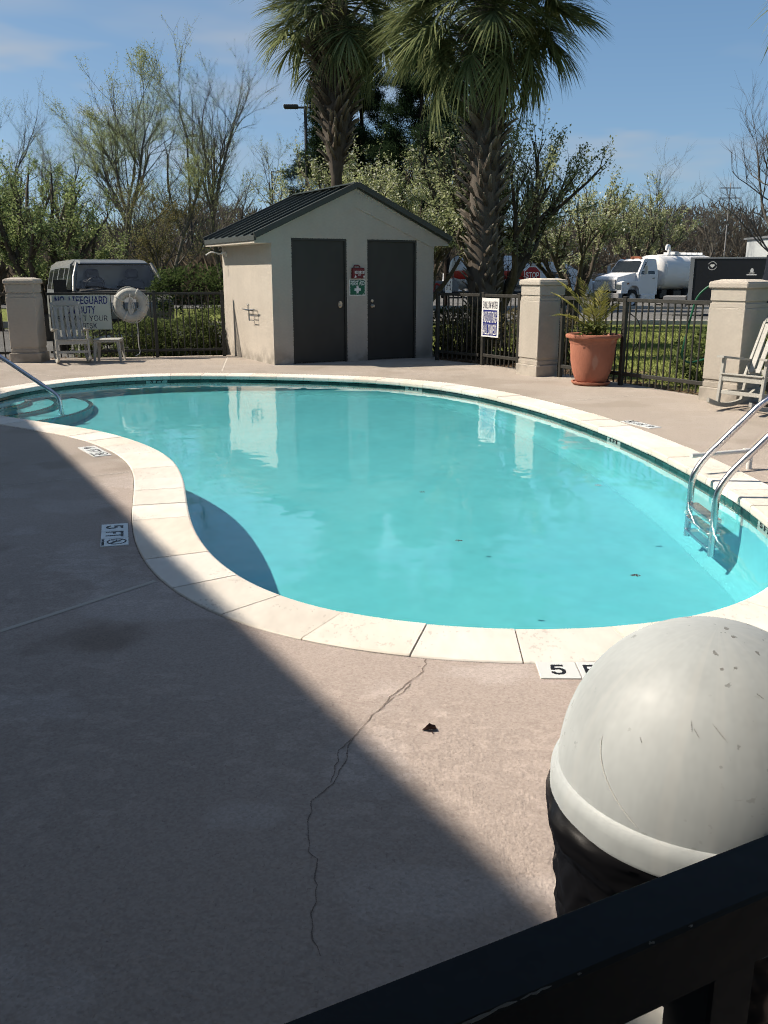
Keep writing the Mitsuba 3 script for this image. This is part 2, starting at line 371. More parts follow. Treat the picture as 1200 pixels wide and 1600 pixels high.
CRACK = [(.168, 3.336), (.15, 3.216), (.067, 3.076), (-.023, 2.898), (-.062, 2.804), (-.116, 2.652), (-.127, 2.514), (-.156, 2.422), (-.207, 2.33), (-.214, 2.256), (-.208, 2.15), (-.2, 2.094), (-.173, 2.04), (-.18, 1.976), (-.172, 1.914), (-.176, 1.823), (-.168, 1.759), (-.145, 1.709)]
add(deck, 'crack', ribbon(CRACK, .0035, .0025, .0035, 3), 'm_crack')
add(deck, 'crack', ribbon([(.10, 3.12), (.06, 3.02), (.01, 2.96), (-.01, 2.90)], .003, .0025, .003, 4), 'm_crack')
add(deck, 'crack', ribbon([(-.10, 2.70), (-.145, 2.62), (-.15, 2.5), (-.165, 2.43)], .003, .0025, .003, 5), 'm_crack')

# pool -----------------------------------------------------------
WZ, FLOOR = -.078, -.58
pool = thing('swimming_pool', 'kidney-shaped pool of turquoise water with pale stone coping and dark green waterline tiles', 'pool')
NS = int(round(PER/.40))
cuts = np.arange(NS)*PER/NS + rng.uniform(-.03, .03, NS)
s0 = s_near(.19, 3.70); cuts += s0-cuts[np.argmin(np.abs(cuts-s0))]
cuts = np.r_[cuts, cuts[0]+PER]
prof = [(.006, -.058), (0, -.045), (0, -.016), (.004, -.005), (.014, 0), (CW-.006, 0), (CW, -.006), (CW, -.06)]
for k in range(NS):
    ss = np.linspace(cuts[k]+.003, cuts[k+1]-.003, 7)
    dz = rng.uniform(.003, .008)
    rings = []
    for s in ss:
        rings.append([[*at_s(s, u)[0], z+dz+.002] for u, z in prof])
    add(pool, 'coping_stone', loft(rings), f'm_coping{rng.integers(4)}')
ringg = outer_poly.difference(inner_poly.buffer(.012))
add(pool, 'mortar_bed', extr(ringg, .05, -.0525), 'm_grout')
NT = int(PER/.156)
ts = np.arange(NT+1)*PER/NT
tile_meshes = {}
mark_s = [s_near(-3.55, 13.55), s_near(.38, 12.74), s_near(2.19, 8.8), s_near(2.44, 5.62)]
marked = {}
for q, (ms, txt) in enumerate(zip(mark_s, ('3 FT', '3 FT', '4 FT', '5 FT'))):
    k0 = int(ms/PER*NT); marked[k0] = txt; marked[k0+1] = None
for k in range(NT):
    if k in marked and marked[k] is None: continue
    wide = k in marked
    sa, sb = ts[k]+.0025, (ts[k+2] if wide else ts[k+1])-.0025
    rings = []
    for s in np.linspace(sa, sb, 3):
        rings.append([[*at_s(s, u)[0], z] for u, z in ((.028, -.135), (.026, -.133), (.026, -.062), (.028, -.06), (.05, -.06), (.05, -.135))])
    if not wide:
        add(pool, 'waterline_tile', loft(rings), f'm_tile{rng.integers(4)}')
    else:
        kk = add(pool, 'depth_tile', loft(rings), 'm_tile_pale'); labels[kk] = {'label': f'white waterline tile reading {marked[k]}'}
        p, o = at_s((sa+sb)/2, .023)
        M = np.eye(4); ny = -o   # faces into the pool
        xa = np.array([-ny[1], ny[0]]); M[:3, 0] = [xa[0], xa[1], 0]; M[:3, 1] = [0, 0, 1]; M[:3, 2] = [ny[0], ny[1], 0]; M[:3, 3] = [p[0], p[1], -.082]
        add(kk, 'lettering', tr(text(marked[k], .036, .20), M), 'm_black')
# basin: walls with a coved foot; the floor falls from the shallow far end to the deep near end
def zfl(y): return -.245+(FLOOR+.245)*np.clip((12.4-np.asarray(y))/6.2, 0, 1)
secs = []
sd = np.linspace(0, PER, 401)[:-1]
for u, f in ((.032, None), (.032, .35), (.02, .72), (-.03, .93), (-.12, 1.0)):
    pp, _ = at_s(sd, u); z0_ = -.136
    secs.append(np.c_[pp, np.full(len(pp), z0_) if f is None else z0_+(zfl(pp[:, 1])-z0_)*f])
wall = loft(np.array(secs), True, False)
fl = Polygon(at_s(sd, -.12)[0]).buffer(0)
fms = []
for y0, y1 in ((0, 6.2), (6.2, 12.4), (12.4, 20)):
    q = fl.intersection(Polygon([(-9, y0), (9, y0), (9, y1), (-9, y1)]))
    for g_ in getattr(q, 'geoms', [q]):
        m = extr(g_, .05); v = np.array(m.vertices); v[:, 2] += zfl(v[:, 1])-.05; fms.append(VF(v, m.faces))
add(pool, 'basin', cat([wall]+fms), 'm_plaster', 40)
# entry steps at the narrow end: three curved treads with dark tile edges
SC = (-5.5, 11.7)
for k, (r, z) in enumerate([(.86, -.125), (1.22, -.165), (1.66, -.205)]):
    a = np.linspace(0, 2*PI, 81)[:-1]
    ell = Polygon(np.c_[SC[0]+r*1.0*np.cos(a), SC[1]-.15+r*.98*np.sin(a)]).intersection(inner_poly.buffer(.03))
    st = add(pool, 'entry_step', extr(ell, z+.40, -.40), 'm_plaster')
    edge = ell.difference(ell.buffer(-.06)).intersection(inner_poly.buffer(-.06))
    g = [q for q in getattr(edge, 'geoms', [edge]) if q.area > .001]
    if g: add(st, 'tile_edge', cat([extr(q, .004, z) for q in g]), 'm_step_tile')
# water surface with real ripples
xs = np.arange(-5.2, 2.7, .035); ys = np.arange(3.5, 14., .035)
X, Y = np.meshgrid(xs, ys, indexing='ij')
P2 = np.stack([X, Y, 0*X], -1)
near = np.clip((7.5-Y)/3.5, 0, 1)
lump = np.clip((meshkit.fbm(P2*.8, 3, 2)-.45)*5, 0, 1)
hgt = .0018*(meshkit.fbm(P2*1.6, 3, 11)-.5)*2 + .0010*(meshkit.fbm(P2*6, 3, 17)-.5)*2 + (.0006+.0026*near*lump)*(meshkit.fbm(P2*np.array([9, 11, 1]), 3, 23)-.5)*2
wv = np.stack([X, Y, WZ+hgt], -1).reshape(-1, 3)
nx, ny_ = X.shape
i, j = np.meshgrid(np.arange(nx-1), np.arange(ny_-1), indexing='ij')
cxy = np.stack([(X[:-1, :-1]+.0175), (Y[:-1, :-1]+.0175)], -1).reshape(-1, 2)
import shapely
keep = shapely.contains_xy(inner_poly.buffer(.035), cxy[:, 0], cxy[:, 1])
q = np.stack([i*ny_+j, (i+1)*ny_+j, (i+1)*ny_+j+1, i*ny_+j+1], -1).reshape(-1, 4)[keep]
wm = VF(wv, np.vstack([q[:, [0, 1, 2]], q[:, [0, 2, 3]]])); wm.remove_unreferenced_vertices()
struct('pool_water', wm, 'm_water', True)

# terrain: one sheet to the horizon, dipping away under the deck
def axis(lo, hi, c, w, fine, far):
    a = np.arange(c-w, c+w+fine, fine); out = [*a]
    d, x = fine, a[-1]
    while x < hi: d *= 1.25; x += d; out.append(x)
    d, x = fine, a[0]
    while x > lo: d *= 1.25; x -= d; out.insert(0, x)
    return np.array(out)
gx, gy = axis(-420, 420, 0, 14, .3, 1), axis(-420, 620, 14, 16, .3, 1)
GX, GY = np.meshgrid(gx, gy, indexing='ij')
inside = shapely.contains_xy(deck_poly.buffer(-.35), GX.ravel(), GY.ravel()).reshape(GX.shape)
GZ = H(GX, GY)+.03*(meshkit.fbm(np.stack([GX*.9, GY*.9, 0*GX], -1), 3, 4)-.5)
GZ = np.where(inside, -2.2, GZ)
n2 = GX.shape[1]
i, j = np.meshgrid(np.arange(GX.shape[0]-1), np.arange(n2-1), indexing='ij')
q = np.stack([i*n2+j, (i+1)*n2+j, (i+1)*n2+j+1, i*n2+j+1], -1).reshape(-1, 4)
struct('ground', VF(np.stack([GX, GY, GZ], -1).reshape(-1, 3), np.vstack([q[:, [0, 1, 2]], q[:, [0, 2, 3]]])), 'm_ground', True)
def flat(poly, z, m, name, t=.1):
    return struct(name, extr(Polygon(poly), t, z-t), m)
flat([(-2, 32.5), (120, 32.5), (120, 46), (-2, 46)], -.2, 'm_asphalt', 'road')
flat([(-90, 47), (140, 47), (140, 110), (-90, 110)], -.195, 'm_asphalt', 'parking_lot')
flat([(-60, 18.2), (-4.4, 18.4), (-2.2, 32), (-60, 32)], -.37, 'm_asphalt', 'driveway')
kb = struct('kerb', box(-2, 120, 46, 46.25, -.3, -.05, .02), 'm_kerb')
for a in [(-60, -3.2, 31.0, 31.25), (-3.2, 120, 32.2, 32.4)]:
    add(kb, 'kerb_run', box(*a, -.3, -.07, .02), 'm_kerb')

# ------------------------------------------------------------------ hotel wing that shades the deck (left of and behind the camera)
ev = np.array([-.481, .877]); en = np.array([.877, .481])     # along the eave; towards the pool
E0 = np.array([-5.76, 2.44])
def EW(t, d, z): return [*(E0+ev*t+en*d), z]
hotel = thing('hotel_building', 'tall pale stucco hotel wing with rows of windows along the pool', 'building')
ha = math.atan2(ev[1], ev[0])
HM = np.eye(4); HM[:2, 0] = ev; HM[:2, 1] = en; HM[:2, 3] = E0   # local x along eave, y towards the pool
add(hotel, 'wall', tr(box(-16, 13, -10, -.6, -.1, 5.75), HM), 'm_stucco')
rf = add(hotel, 'roof', tr(box(-16.6, 13.6, -10.6, 0, 5.75, 6.0, .02), HM), 'm_trim')
for t in np.arange(-14, 12.5, 3.6):
    for z in (.95, 3.7):
        w = add(hotel, 'window', tr(box(t, t+1.5, -.66, -.58, z, z+1.35, .01), HM), 'm_trim')
        add(w, 'pane', tr(box(t+.06, t+1.44, -.585, -.570, z+.06, z+1.29), HM), 'm_glass')

# porch roof of the wing over the place where one stands behind the railing
pd = np.array([.891, .454]); pn = np.array([-.454, .891])
PM = np.eye(4); PM[:2, 0] = pd; PM[:2, 1] = pn; PM[:3, 3] = [0, .05, 0]
add(hotel, 'porch_roof', tr(box(-4.4, 3.2, -5.2, 1.25, 2.75, 3.0, .02), PM), 'm_stucco')
add(hotel, 'porch_post', tr(box(2.9, 3.1, .9, 1.1, -.1, 2.75, .01), PM), 'm_stucco')

# ------------------------------------------------------------------ pool house
TH, SW, SL = math.radians(28.3), 3.14, 2.52
SM = M4((-1.863, 15.391, 0), TH)    # local x along the front, y to the back
shed = thing('pool_house', 'small beige stucco pool house with dark metal gable roof and two dark doors', 'shed')
ZE, ZR, OV, FO = 2.106, 2.954, .295, .06
slope = (ZR-ZE)/(SW/2+OV)
def zr(x): return ZE+slope*(x+OV) if x < SW/2 else ZE+slope*(SW+OV-x)
gable = [(0, -.12), (SW, -.12), (SW, zr(SW)-.05), (SW/2, ZR-.05), (0, zr(0)-.05)]
body = extr(Polygon(gable), SL)                         # xy = xz plane
body.apply_transform(np.array([[1, 0, 0, 0], [0, 0, 1, 0], [0, 1, 0, 0], [0, 0, 0, 1.]]))
body.fix_normals()
DOORS = [(.36, 1.385, 2.08), (1.785, 2.78, 2.08)]
bm = m3.Manifold(m3.Mesh(np.array(body.vertices, np.float32), np.array(body.faces, np.uint32)))
for a, b, h in DOORS:
    bm = bm - m3.Manifold.cube((b-a, .2, h+.06)).translate((a, -.1, -.06))
mm = bm.to_mesh(); body = VF(mm.vert_properties[:, :3], mm.tri_verts)
wl = add(shed, 'wall', tr(body, SM), 'm_stucco')
# gable band and raking frieze stand a little proud of the front
gp_ = Polygon([(-OV, ZE-.112), (-OV, ZE-.052), (SW/2, ZR-.052), (SW+OV, ZE-.052), (SW+OV, ZE-.112), (SW+.0, ZE-.112), (SW, ZE-.16), (SW/2, ZR-.36), (0, ZE-.16), (0, ZE-.112)])
gm_ = extr(gp_, .014); gm_.apply_transform(np.array([[1, 0, 0, 0], [0, 0, 1, -.017], [0, 1, 0, 0], [0, 0, 0, 1.]])); gm_.fix_normals()
add(wl, 'gable_frieze', tr(gm_, SM), 'm_stucco')
for sgn, name in ((-1, 'a'), (1, 'b')):
    x0 = -OV if sgn < 0 else SW+OV
    pl = hull([(x0, -FO, ZE), (x0, SL+FO, ZE), (SW/2, -FO, ZR), (SW/2, SL+FO, ZR), (x0, -FO, ZE-.05), (x0, SL+FO, ZE-.05), (SW/2, -FO, ZR-.05), (SW/2, SL+FO, ZR-.05)])
    rp = add(shed, 'roof_panel', tr(pl, SM), 'm_roof')
    for y in np.linspace(-FO+.18, SL+FO-.18, 7):
        add(rp, 'standing_seam', tr(beam((x0, y, ZE+.014), (SW/2-sgn*-.01, y, ZR+.014), .03, .036), SM), 'm_roof')
    for y in (-FO-.022, SL+FO+.022):
        add(shed, 'rake_trim', tr(beam((x0+sgn*.02, y, ZE+.005), (SW/2, y, ZR+.012), .045, .085), SM), 'm_trim')
    add(shed, 'eave_trim', tr(box(x0-.02, x0+.02, -FO, SL+FO, ZE-.075, ZE+.005), SM), 'm_trim')
    xs_ = (x0, 0.0) if sgn < 0 else (SW, x0)
    add(shed, 'soffit', tr(box(min(xs_), max(xs_), -.02, SL+FO, ZE-.115, ZE-.078), SM), 'm_stucco')
add(shed, 'ridge_cap', tr(cat([beam((SW/2, -FO-.03, ZR+.03), (SW/2, SL+FO+.03, ZR+.03), .16, .025, .004)]), SM), 'm_roof')
for n, (a, b, h) in enumerate(DOORS):
    d = add(shed, 'door', tr(box(a+.035, b-.035, .035, .08, .012, h-.035, .004), SM), 'm_door')
    add(d, 'frame', tr(cat([box(a, a+.035, .006, .095, 0, h), box(b-.035, b, .006, .095, 0, h), box(a+.035, b-.035, .006, .095, h-.035, h)]), SM), 'm_door')
    kx = b-.12 if n == 0 else a+.11
    if n == 0:
        kn = cat([tr(lathe([(0, 0), (.038, 0), (.038, .012), (0, .014)], 20), M4((kx, .034, .985), rx=PI/2, s=(1, 1.6, 1))), tr(lathe([(0, .014), (.02, .014), (.024, .035), (.014, .048), (0, .05)], 16), M4((kx, .034, .96), rx=PI/2)), tr(lathe([(0, .014), (.017, .014), (.017, .03), (0, .03)], 16), M4((kx, .034, 1.015), rx=PI/2))])
    else:
        kn = cat([tr(lathe([(0, 0), (.03, 0), (.03, .01), (.012, .014), (.012, .035), (.027, .045), (.027, .06), (.015, .07), (0, .07)], 20), M4((kx, .034, .95), rx=PI/2)), tr(lathe([(0, 0), (.026, 0), (.024, .012), (0, .014)], 20), M4((kx, .034, 1.04), rx=PI/2))])
    add(d, 'knob', tr(kn, SM), 'm_brass', 40)
    for hz in (.25, 1.0, 1.8):
        hx = a+.037 if n == 0 else b-.037
        add(d, 'hinge', tr(tube([(hx, .03, hz-.05), (hx, .03, hz+.05)], .009, 8), SM), 'm_door')
# light bracket at the back corner of the lit wall, and the outdoor shower pipes
LM = M4((-1.863, 15.391, 0), TH)
br = one('wall_bracket', 'white bent metal bracket with a hanging pull under the eave of the pool house', 'bracket', tr(cat([tube(bend([(0, 2.28, 1.86), (-.12, 2.28, 1.86), (-.26, 2.38, 1.90), (-.34, 2.45, 1.84)], .05), .012, 8), tube([(-.10, 2.0, 1.88), (-.10, 2.46, 1.86)], .010, 8), tr(lathe([(0, 0), (.05, 0), (.045, .02), (0, .03)], 16), M4((0, 2.28, 1.86), ry=-PI/2))]), LM), 'm_pvc', 40)
sp = thing('shower_pipes', 'chrome outdoor shower valve with cross pipes on the sunlit side of the pool house', 'faucet')
add(sp, 'valve_body', tr(cat([tube([(0, 1.02, .88), (-.08, 1.02, .88)], .014, 10), tube([(-.08, 1.12, .885), (-.08, .72, .885)], .013, 10), tube([(0, .74, .88), (-.085, .74, .88)], .013, 10), tube(bend([(-.08, .95, .885), (-.08, .95, .76), (-.08, .94, .70)], .03), .013, 10), tube([(-.08, .98, .88), (-.08, .98, .97)], .010, 10)]), LM), 'm_chrome', 40)
add(sp, 'handle', tr(cat([tube([(-.08, .66, .90), (-.085, .80, .89)], .012, 8), tube([(-.08, 1.12, .888), (-.085, 1.26, .895)], .010, 8), trimesh.creation.icosphere(2, .022).apply_translation((-.08, .98, .97))]), LM), 'm_chrome', 40)
add(sp, 'pipe', tr(cat([tube(bend([(0, .72, .795), (-.07, .72, .795), (-.07, .93, .795)], .03), .008, 8), tube([(-.07, .93, .715), (-.07, .72, .715), (0, .72, .715)], .008, 8)]), LM), 'm_chrome', 40)
# first-aid notices between the doors
FX = 1.585
fa = thing('first_aid_sign', 'green first aid sign with white cross between the two doors', 'sign')
def front(m, x, z, y=-.012): return tr(m, SM @ M4((x, y, z)) @ UP)
add(fa, 'panel', tr(box(FX-.155, FX+.155, -.008, -.001, 1.135, 1.405, .002), SM), 'm_signw')
add(fa, 'green_field', tr(box(FX-.143, FX+.143, -.0105, -.0075, 1.147, 1.393), SM), 'm_green_sign')
add(fa, 'lettering', front(text('FIRST AID', .066, .262), FX, 1.345), 'm_signw')
add(fa, 'cross', tr(cat([box(FX-.06, FX+.06, -.014, -.010, 1.215, 1.258), box(FX-.022, FX+.022, -.0145, -.0105, 1.173, 1.30)]), SM), 'm_signw')
add(fa, 'small_print', front(text('AA', .016, .035), FX+.115, 1.16), 'm_signw')
fk = thing('first_aid_kit', 'dark red first aid case with handle hung above the green sign', 'first aid kit')
add(fk, 'case', tr(box(FX-.118, FX+.118, -.06, -.001, 1.425, 1.60, .008), SM), 'm_red')
add(fk, 'handle', tr(tube(bend([(FX-.08, -.03, 1.60), (FX-.07, -.03, 1.638), (FX+.03, -.03, 1.638), (FX+.04, -.03, 1.60)], .02), .010, 8), SM), 'm_red', 40)
add(fk, 'label', tr(box(FX-.075, FX+.105, -.0625, -.0595, 1.505, 1.55), SM), 'm_signw')
add(fk, 'lettering', front(text('FIRST AID', .03, .15), FX+.015, 1.5275, -.0645), 'm_red')
add(fk, 'emblem', front(cat([text('KIT', .022, .05).apply_translation((0, -.05, 0)), extr([(-.10, -.09), (-.055, -.09), (-.0775, -.045)], .003), box(.07, .1, -.085, -.06, 0, .003)]), FX+.015, 1.5275, -.0625), 'm_signw')

# ------------------------------------------------------------------ masonry pillars
def pillar(x, y, a, label, hs=1.0):
    k = thing('stucco_pillar', label, 'pillar', 'stucco fence pillars')
    M = M4((x, y, 0), a)
    def sq(h, z0, z1, ch=.006): return tr(box(-h, h, -h, h, z0, z1, ch), M)
    add(k, 'base', sq(.265, -.1, .165, .008), 'm_stucco')
    add(k, 'shaft', cat([sq(.238, .165, .232), sq(.226, .232, .262, .001), sq(.242, .262, 1.112), sq(.235, 1.112, 1.165, .004), sq(.22, 1.165, 1.19, .001), sq(.235, 1.19, 1.335)]), 'm_stucco')
    cp = cat([sq(.262, 1.335, 1.405, .012), hull(tr(box(-.25, .25, -.25, .25, 1.405, 1.412), M).vertices.tolist()+tr(box(-.15, .15, -.15, .15, 1.412, 1.44), M).vertices.tolist())])
    add(k, 'cap', cp, 'm_stucco')
    return k
pillar(-6.27, 16.05, math.radians(4), 'beige stucco pillar beside the white rocking chair and the lifeguard notice')
PA = math.radians(-62.4)
pillar(2.40, 13.92, PA, 'beige stucco pillar between the no diving sign and the terracotta pot')
PB = math.radians(-54)
pillar(4.24, 10.98, PB, 'large beige stucco pillar behind the sunlit rocking chair')

# ------------------------------------------------------------------ iron fences
PK = {}
def picket(h):
    if h not in PK: PK[h] = mikit.ply(box(-.0095, .0095, -.0095, .0095, 0, h, .002), 'm_fence')
    return PK[h]
def fence(p0, p1, label, zt=1.155, zb=.13, zl=.03, post=None, sp=.112, name='iron_fence', rail=.045):
    k = thing(name, label, 'fence')
    p0, p1 = np.array(p0, float), np.array(p1, float); L = np.linalg.norm(p1-p0); d = (p1-p0)/L; a = math.atan2(d[1], d[0])
    add(k, 'top_rail', beam([*p0, zt], [*p1, zt], rail*.8, rail, .004), 'm_fence')
    add(k, 'bottom_rail', beam([*p0, zb], [*p1, zb], rail*.8, rail, .004), 'm_fence')
    n = int(L/sp)
    for i in range(n):
        t = (i+.5)*L/n
        q = p0+d*t
        if post and any(abs(t-u) < .05 for u in post): continue
        add(k, 'picket', picket(round(zt-.02-zl, 3)), None, M=M4((*q, zl), a))
    for u in post or []:
        add(k, 'post', tr(cat([box(-.03, .03, -.03, .03, -.1, zt+.035, .004), box(-.034, .034, -.034, .034, zt+.035, zt+.05, .004)]), M4((*(p0+d*u), 0), a)), 'm_fence')
    return k
fence((-6.03, 16.42), (-2.99, 17.16), 'dark iron picket fence behind the lifeguard notice and life ring', post=[1.87, 3.10])
fence((-9.5, 15.6), (-6.5, 16.3), 'short stretch of dark iron picket fence left of the left pillar')
fence((.935, 16.30), (1.62, 15.47), 'narrow dark iron fence panel against the pool house wall', post=[.03], zb=.16)
gt = fence((1.66, 15.43), (2.24, 14.42), 'dark iron gate carrying the no diving sign beside the pillar', post=[.03, 1.0], zb=.17, name='iron_gate', rail=.05)
add(gt, 'latch', tr(box(-.05, .05, -.02, .02, .95, 1.05, .004), M4((2.2, 14.5, 0), PA)), 'm_fence')
rf_ = fence((2.62, 13.62), (4.12, 11.22), 'dark iron picket fence in front of the lawn behind the terracotta pot', post=[.05, 1.28, 2.78], zb=.16, sp=.105, rail=.05)
fence((4.45, 10.45), (6.6, 6.0), 'dark iron fence continuing past the large right pillar', post=[.05])
add(rf_, 'cable', tube(bend([(3.32, 12.5, 1.0), (3.45, 12.4, .9), (3.50, 12.35, .65), (3.40, 12.42, .45)], .1), .008, 6), 'm_black')

# notices and life ring on the fences
FA = math.atan2(.74, 3.04)
def onfence(m, t, z, off, a=FA, p=(-6.03, 16.42)):
    c, s = math.cos(a), math.sin(a)
    return tr(m, M4((p[0]+c*t+s*off, p[1]+s*t-c*off, z), a) @ UP)
ls = thing('lifeguard_sign', 'pale sign reading NO LIFEGUARD ON DUTY fixed to the fence behind the rocking chair', 'sign')
TC = .60
add(ls, 'panel', onfence(box(-.50, .50, -.305, .305, -.004, .004, .001), TC, .83, .045), 'm_sign')
for s, h, w, x, z, mm_ in [('NO  LIFEGUARD', .13, .90, 0, .215, 'm_blue'), ('ON  DUTY', .125, .50, -.02, .045, 'm_blue'), ('SWIM AT YOUR', .095, .86, 0, -.105, 'm_navy'), ('OWN RISK', .095, .54, -.03, -.235, 'm_navy')]:
    add(ls, 'lettering', onfence(text(s, h, w, .003, mm_ == 'm_blue'), TC+x, .83+z, .0485), mm_)
lr = thing('life_ring', 'white life ring with grab rope hung on the fence', 'life ring')
RM = lambda m: tr(m, M4((-4.60, 16.69, .955), FA))
add(lr, 'ring', RM(torus(.222, .082, 40, 16)), 'm_ring', True)
for a in (.25*PI+.3, .75*PI+.25, 1.25*PI+.3, 1.75*PI+.25):
    sa = np.linspace(0, 2*PI, 13)
    pts = [((.222+.087*math.cos(b))*math.cos(a), .087*math.sin(b), (.222+.087*math.cos(b))*math.sin(a)) for b in sa]
    add(lr, 'rope_band', RM(tube(pts, .016, 6, False)), 'm_rope', True)
gp = [( (.312+.012*math.cos(4*(b-.3)))*math.cos(b), -.01, (.312+.012*math.cos(4*(b-.3)))*math.sin(b)) for b in np.linspace(0, 2*PI, 49)]
add(lr, 'grab_rope', RM(tube(gp, .009, 6, False)), 'm_rope', True)
r7 = np.random.default_rng(7); coil = []
for i in range(7):
    w = r7.uniform(.02, .075); x0 = r7.uniform(-.02, .02)
    coil.append(tube(bend([(x0*.3, -.04-.01*i, .13), (x0-w, -.05, -.03), (x0-w*.4, -.05, -.16-r7.uniform(0, .04)), (x0+w, -.05, -.04), (x0*.3+.01, -.04, .13)], .07), .008, 5))
coil.append(tube(bend([(.0, -.02, .30), (.0, -.10, .16), (0, -.09, .09)], .05), .014, 6))
coil.append(tube(bend([(.08, -.04, -.20), (.10, -.05, -.45), (.09, -.05, -.72), (.12, -.07, -.86), (.03, -.2, -.90)], .1), .009, 5))
add(lr, 'throw_line', RM(cat(coil)), 'm_rope', 40)
nd = thing('no_diving_sign', 'white and blue sign reading SHALLOW WATER NO DIVING ALLOWED on the iron gate', 'sign')
GA = math.atan2(-1.01, .58)
def ongate(m, z, x=0, o=0.): return tr(m, M4((1.80-.042+x*math.cos(GA), 15.185-.03+x*math.sin(GA), z), GA) @ np.block([[np.eye(3), np.array([[0], [-o], [0]])], [np.zeros((1, 3)), np.ones((1, 1))]]) @ UP)
add(nd, 'panel', ongate(box(-.235, .235, -.315, .315, -.004, .004, .001), .80), 'm_signw')
add(nd, 'blue_panel', ongate(cat([box(-.195, .195, -.105, .125, .003, .0065), box(-.195, .195, -.29, -.108, .003, .0062)]), .80), 'm_blue')
add(nd, 'lettering', ongate(text('SHALLOW WATER', .115, .40, .003, False), .80+.205, 0, .004), 'm_navy')
add(nd, 'lettering', ongate(text('NO DIVING', .175, .365, .003, False), .80+.01, 0, .006), 'm_signw')
add(nd, 'lettering', ongate(text('ALLOWED', .155, .36, .003, False), .80-.195, 0, .006), 'm_signw')

# ------------------------------------------------------------------ rocking chairs, side table
def rocking_chair(x, y, a, label):
    """local: +y is the way the chair faces"""
    k = thing('rocking_chair', label, 'rocking chair', 'white rocking chairs')
    B = M4((x, y, 0), a) @ M4((0, 0, .0), rx=math.radians(4), s=(1, 1, .95))
    R = lambda m: tr(m, B)
    w = .26
    for s in (-1, 1):
        xx = s*w
        pts = [(xx, .46-.92*t, .018+.36*(t-.47)**2*1.1) for t in np.linspace(0, 1, 13)]
        rk = loft([[(px-.017, py, pz), (px+.017, py, pz), (px+.017, py, pz+.05), (px-.017, py, pz+.05)] for px, py, pz in pts])
        add(k, 'rocker', tr(rk, M4((x, y, 0), a)), 'm_white')
        add(k, 'leg', R(beam((xx, .27, .06), (xx, .25, .60), .036, .045, .004)), 'm_white')
        add(k, 'leg', R(beam((xx, -.20, .06), (xx*.94, -.24, .40), .036, .045, .004)), 'm_white')
        add(k, 'arm', R(hull([(xx-.04, .33, .60), (xx+.05, .33, .60), (xx+.055, .25, .60), (xx-.03, -.30, .57), (xx+.03, -.30, .57), (xx-.04, .33, .624), (xx+.05, .33, .624), (xx+.055, .25, .624), (xx-.03, -.30, .594), (xx+.03, -.30, .594)])), 'm_white')
        add(k, 'back_post', R(beam((xx*.93, -.17, .36), (xx*.93, -.47, 1.10), .034, .04, .004)), 'm_white')
        add(k, 'stretcher', R(beam((xx, .26, .2), (xx*.97, -.21, .2), .022, .035, .003)), 'm_white')
    for z in (.20, .37):
        add(k, 'front_rail', R(beam((-w, .262, z), (w, .262, z), .022, .075 if z > .3 else .045, .003)), 'm_white')
    for i in range(6):
        yy = .26-.085*i
        add(k, 'seat_slat', R(beam((-w-.0, yy, .415-.012*i), (w+.0, yy, .415-.012*i), .072, .018, .003)), 'm_white')
    def bp(t, off=0): return np.array([0, -.17-.30*t+off, .36+.74*t])
    for i in range(5):
        xx = (i-2)*.088
        add(k, 'back_slat', R(beam(bp(.10, .022)+[xx, 0, 0], bp(.90, .022)+[xx*1.05, 0, 0], .058, .014, .003)), 'm_white')
    add(k, 'back_rail', R(beam(bp(.12)+[-w*.93, 0, 0], bp(.12)+[w*.93, 0, 0], .02, .06, .003)), 'm_white')
    add(k, 'back_rail', R(beam(bp(.86)+[-w*.93, 0, 0], bp(.86)+[w*.93, 0, 0], .02, .05, .003)), 'm_white')
    xs_ = np.linspace(-w*.93, w*.93, 13)
    lo = [bp(.93)+[q, .012, 0] for q in xs_]; hi = [bp(1.0)+[q, .012, .045*(1-(q/w)**2)] for q in xs_]
    cr = loft([[l, h, h+[0, -.022, 0], l+[0, -.022, 0]] for l, h in zip(lo, hi)])
    add(k, 'top_rail', R(cr), 'm_white')
    return k
rocking_chair(-5.42, 15.76, PI+.42, 'white slatted rocking chair in front of the lifeguard sign')
rocking_chair(4.17, 10.14, math.atan2(-.60, -.80)-PI/2, 'sunlit white rocking chair in front of the large right pillar')
st = thing('side_table', 'small white resin side table beside the rocking chair at the fence', 'side table')
SB = M4((-4.86, 16.05, 0), .1)
add(st, 'table_top', tr(cat([box(-.235, .235, -.20, .20, .375, .40, .01), box(-.215, .215, -.18, .18, .345, .375, .002)]), SB), 'm_white')
for sx in (-1, 1):
    for sy in (-1, 1):
        add(st, 'leg', tr(hull([(sx*.16, sy*.16, .36), (sx*.22, sy*.185, .36), (sx*.22, sy*.12, .36), (sx*.205, sy*.195, 0), (sx*.245, sy*.195, 0), (sx*.245, sy*.15, 0)]), SB), 'm_white')

# ------------------------------------------------------------------ terracotta planter with small palm
pot = thing('terracotta_pot', 'large terracotta plant pot on a saucer in front of the fence', 'plant pot')
PX, PY = 2.90, 12.62
add(pot, 'saucer', tr(lathe([(0, .002), (.235, .002), (.27, .03), (.272, .05), (.25, .05), (.24, .035), (0, .035)], 40), M4((PX, PY, 0))), 'm_terra', 35)
add(pot, 'body', tr(lathe([(0, .036), (.19, .036), (.215, .06), (.262, .18), (.293, .33), (.308, .50), (.312, .57), (.318, .572), (.325, .62), (.345, .645), (.372, .65), (.378, .668), (.374, .69), (.355, .70), (.325, .69), (.31, .66), (.30, .64)], 48), M4((PX, PY, 0))), 'm_terra', 35)
add(pot, 'soil', tr(lathe([(0, .66), (.2, .655), (.305, .635)], 24), M4((PX, PY, 0))), 'm_soil')

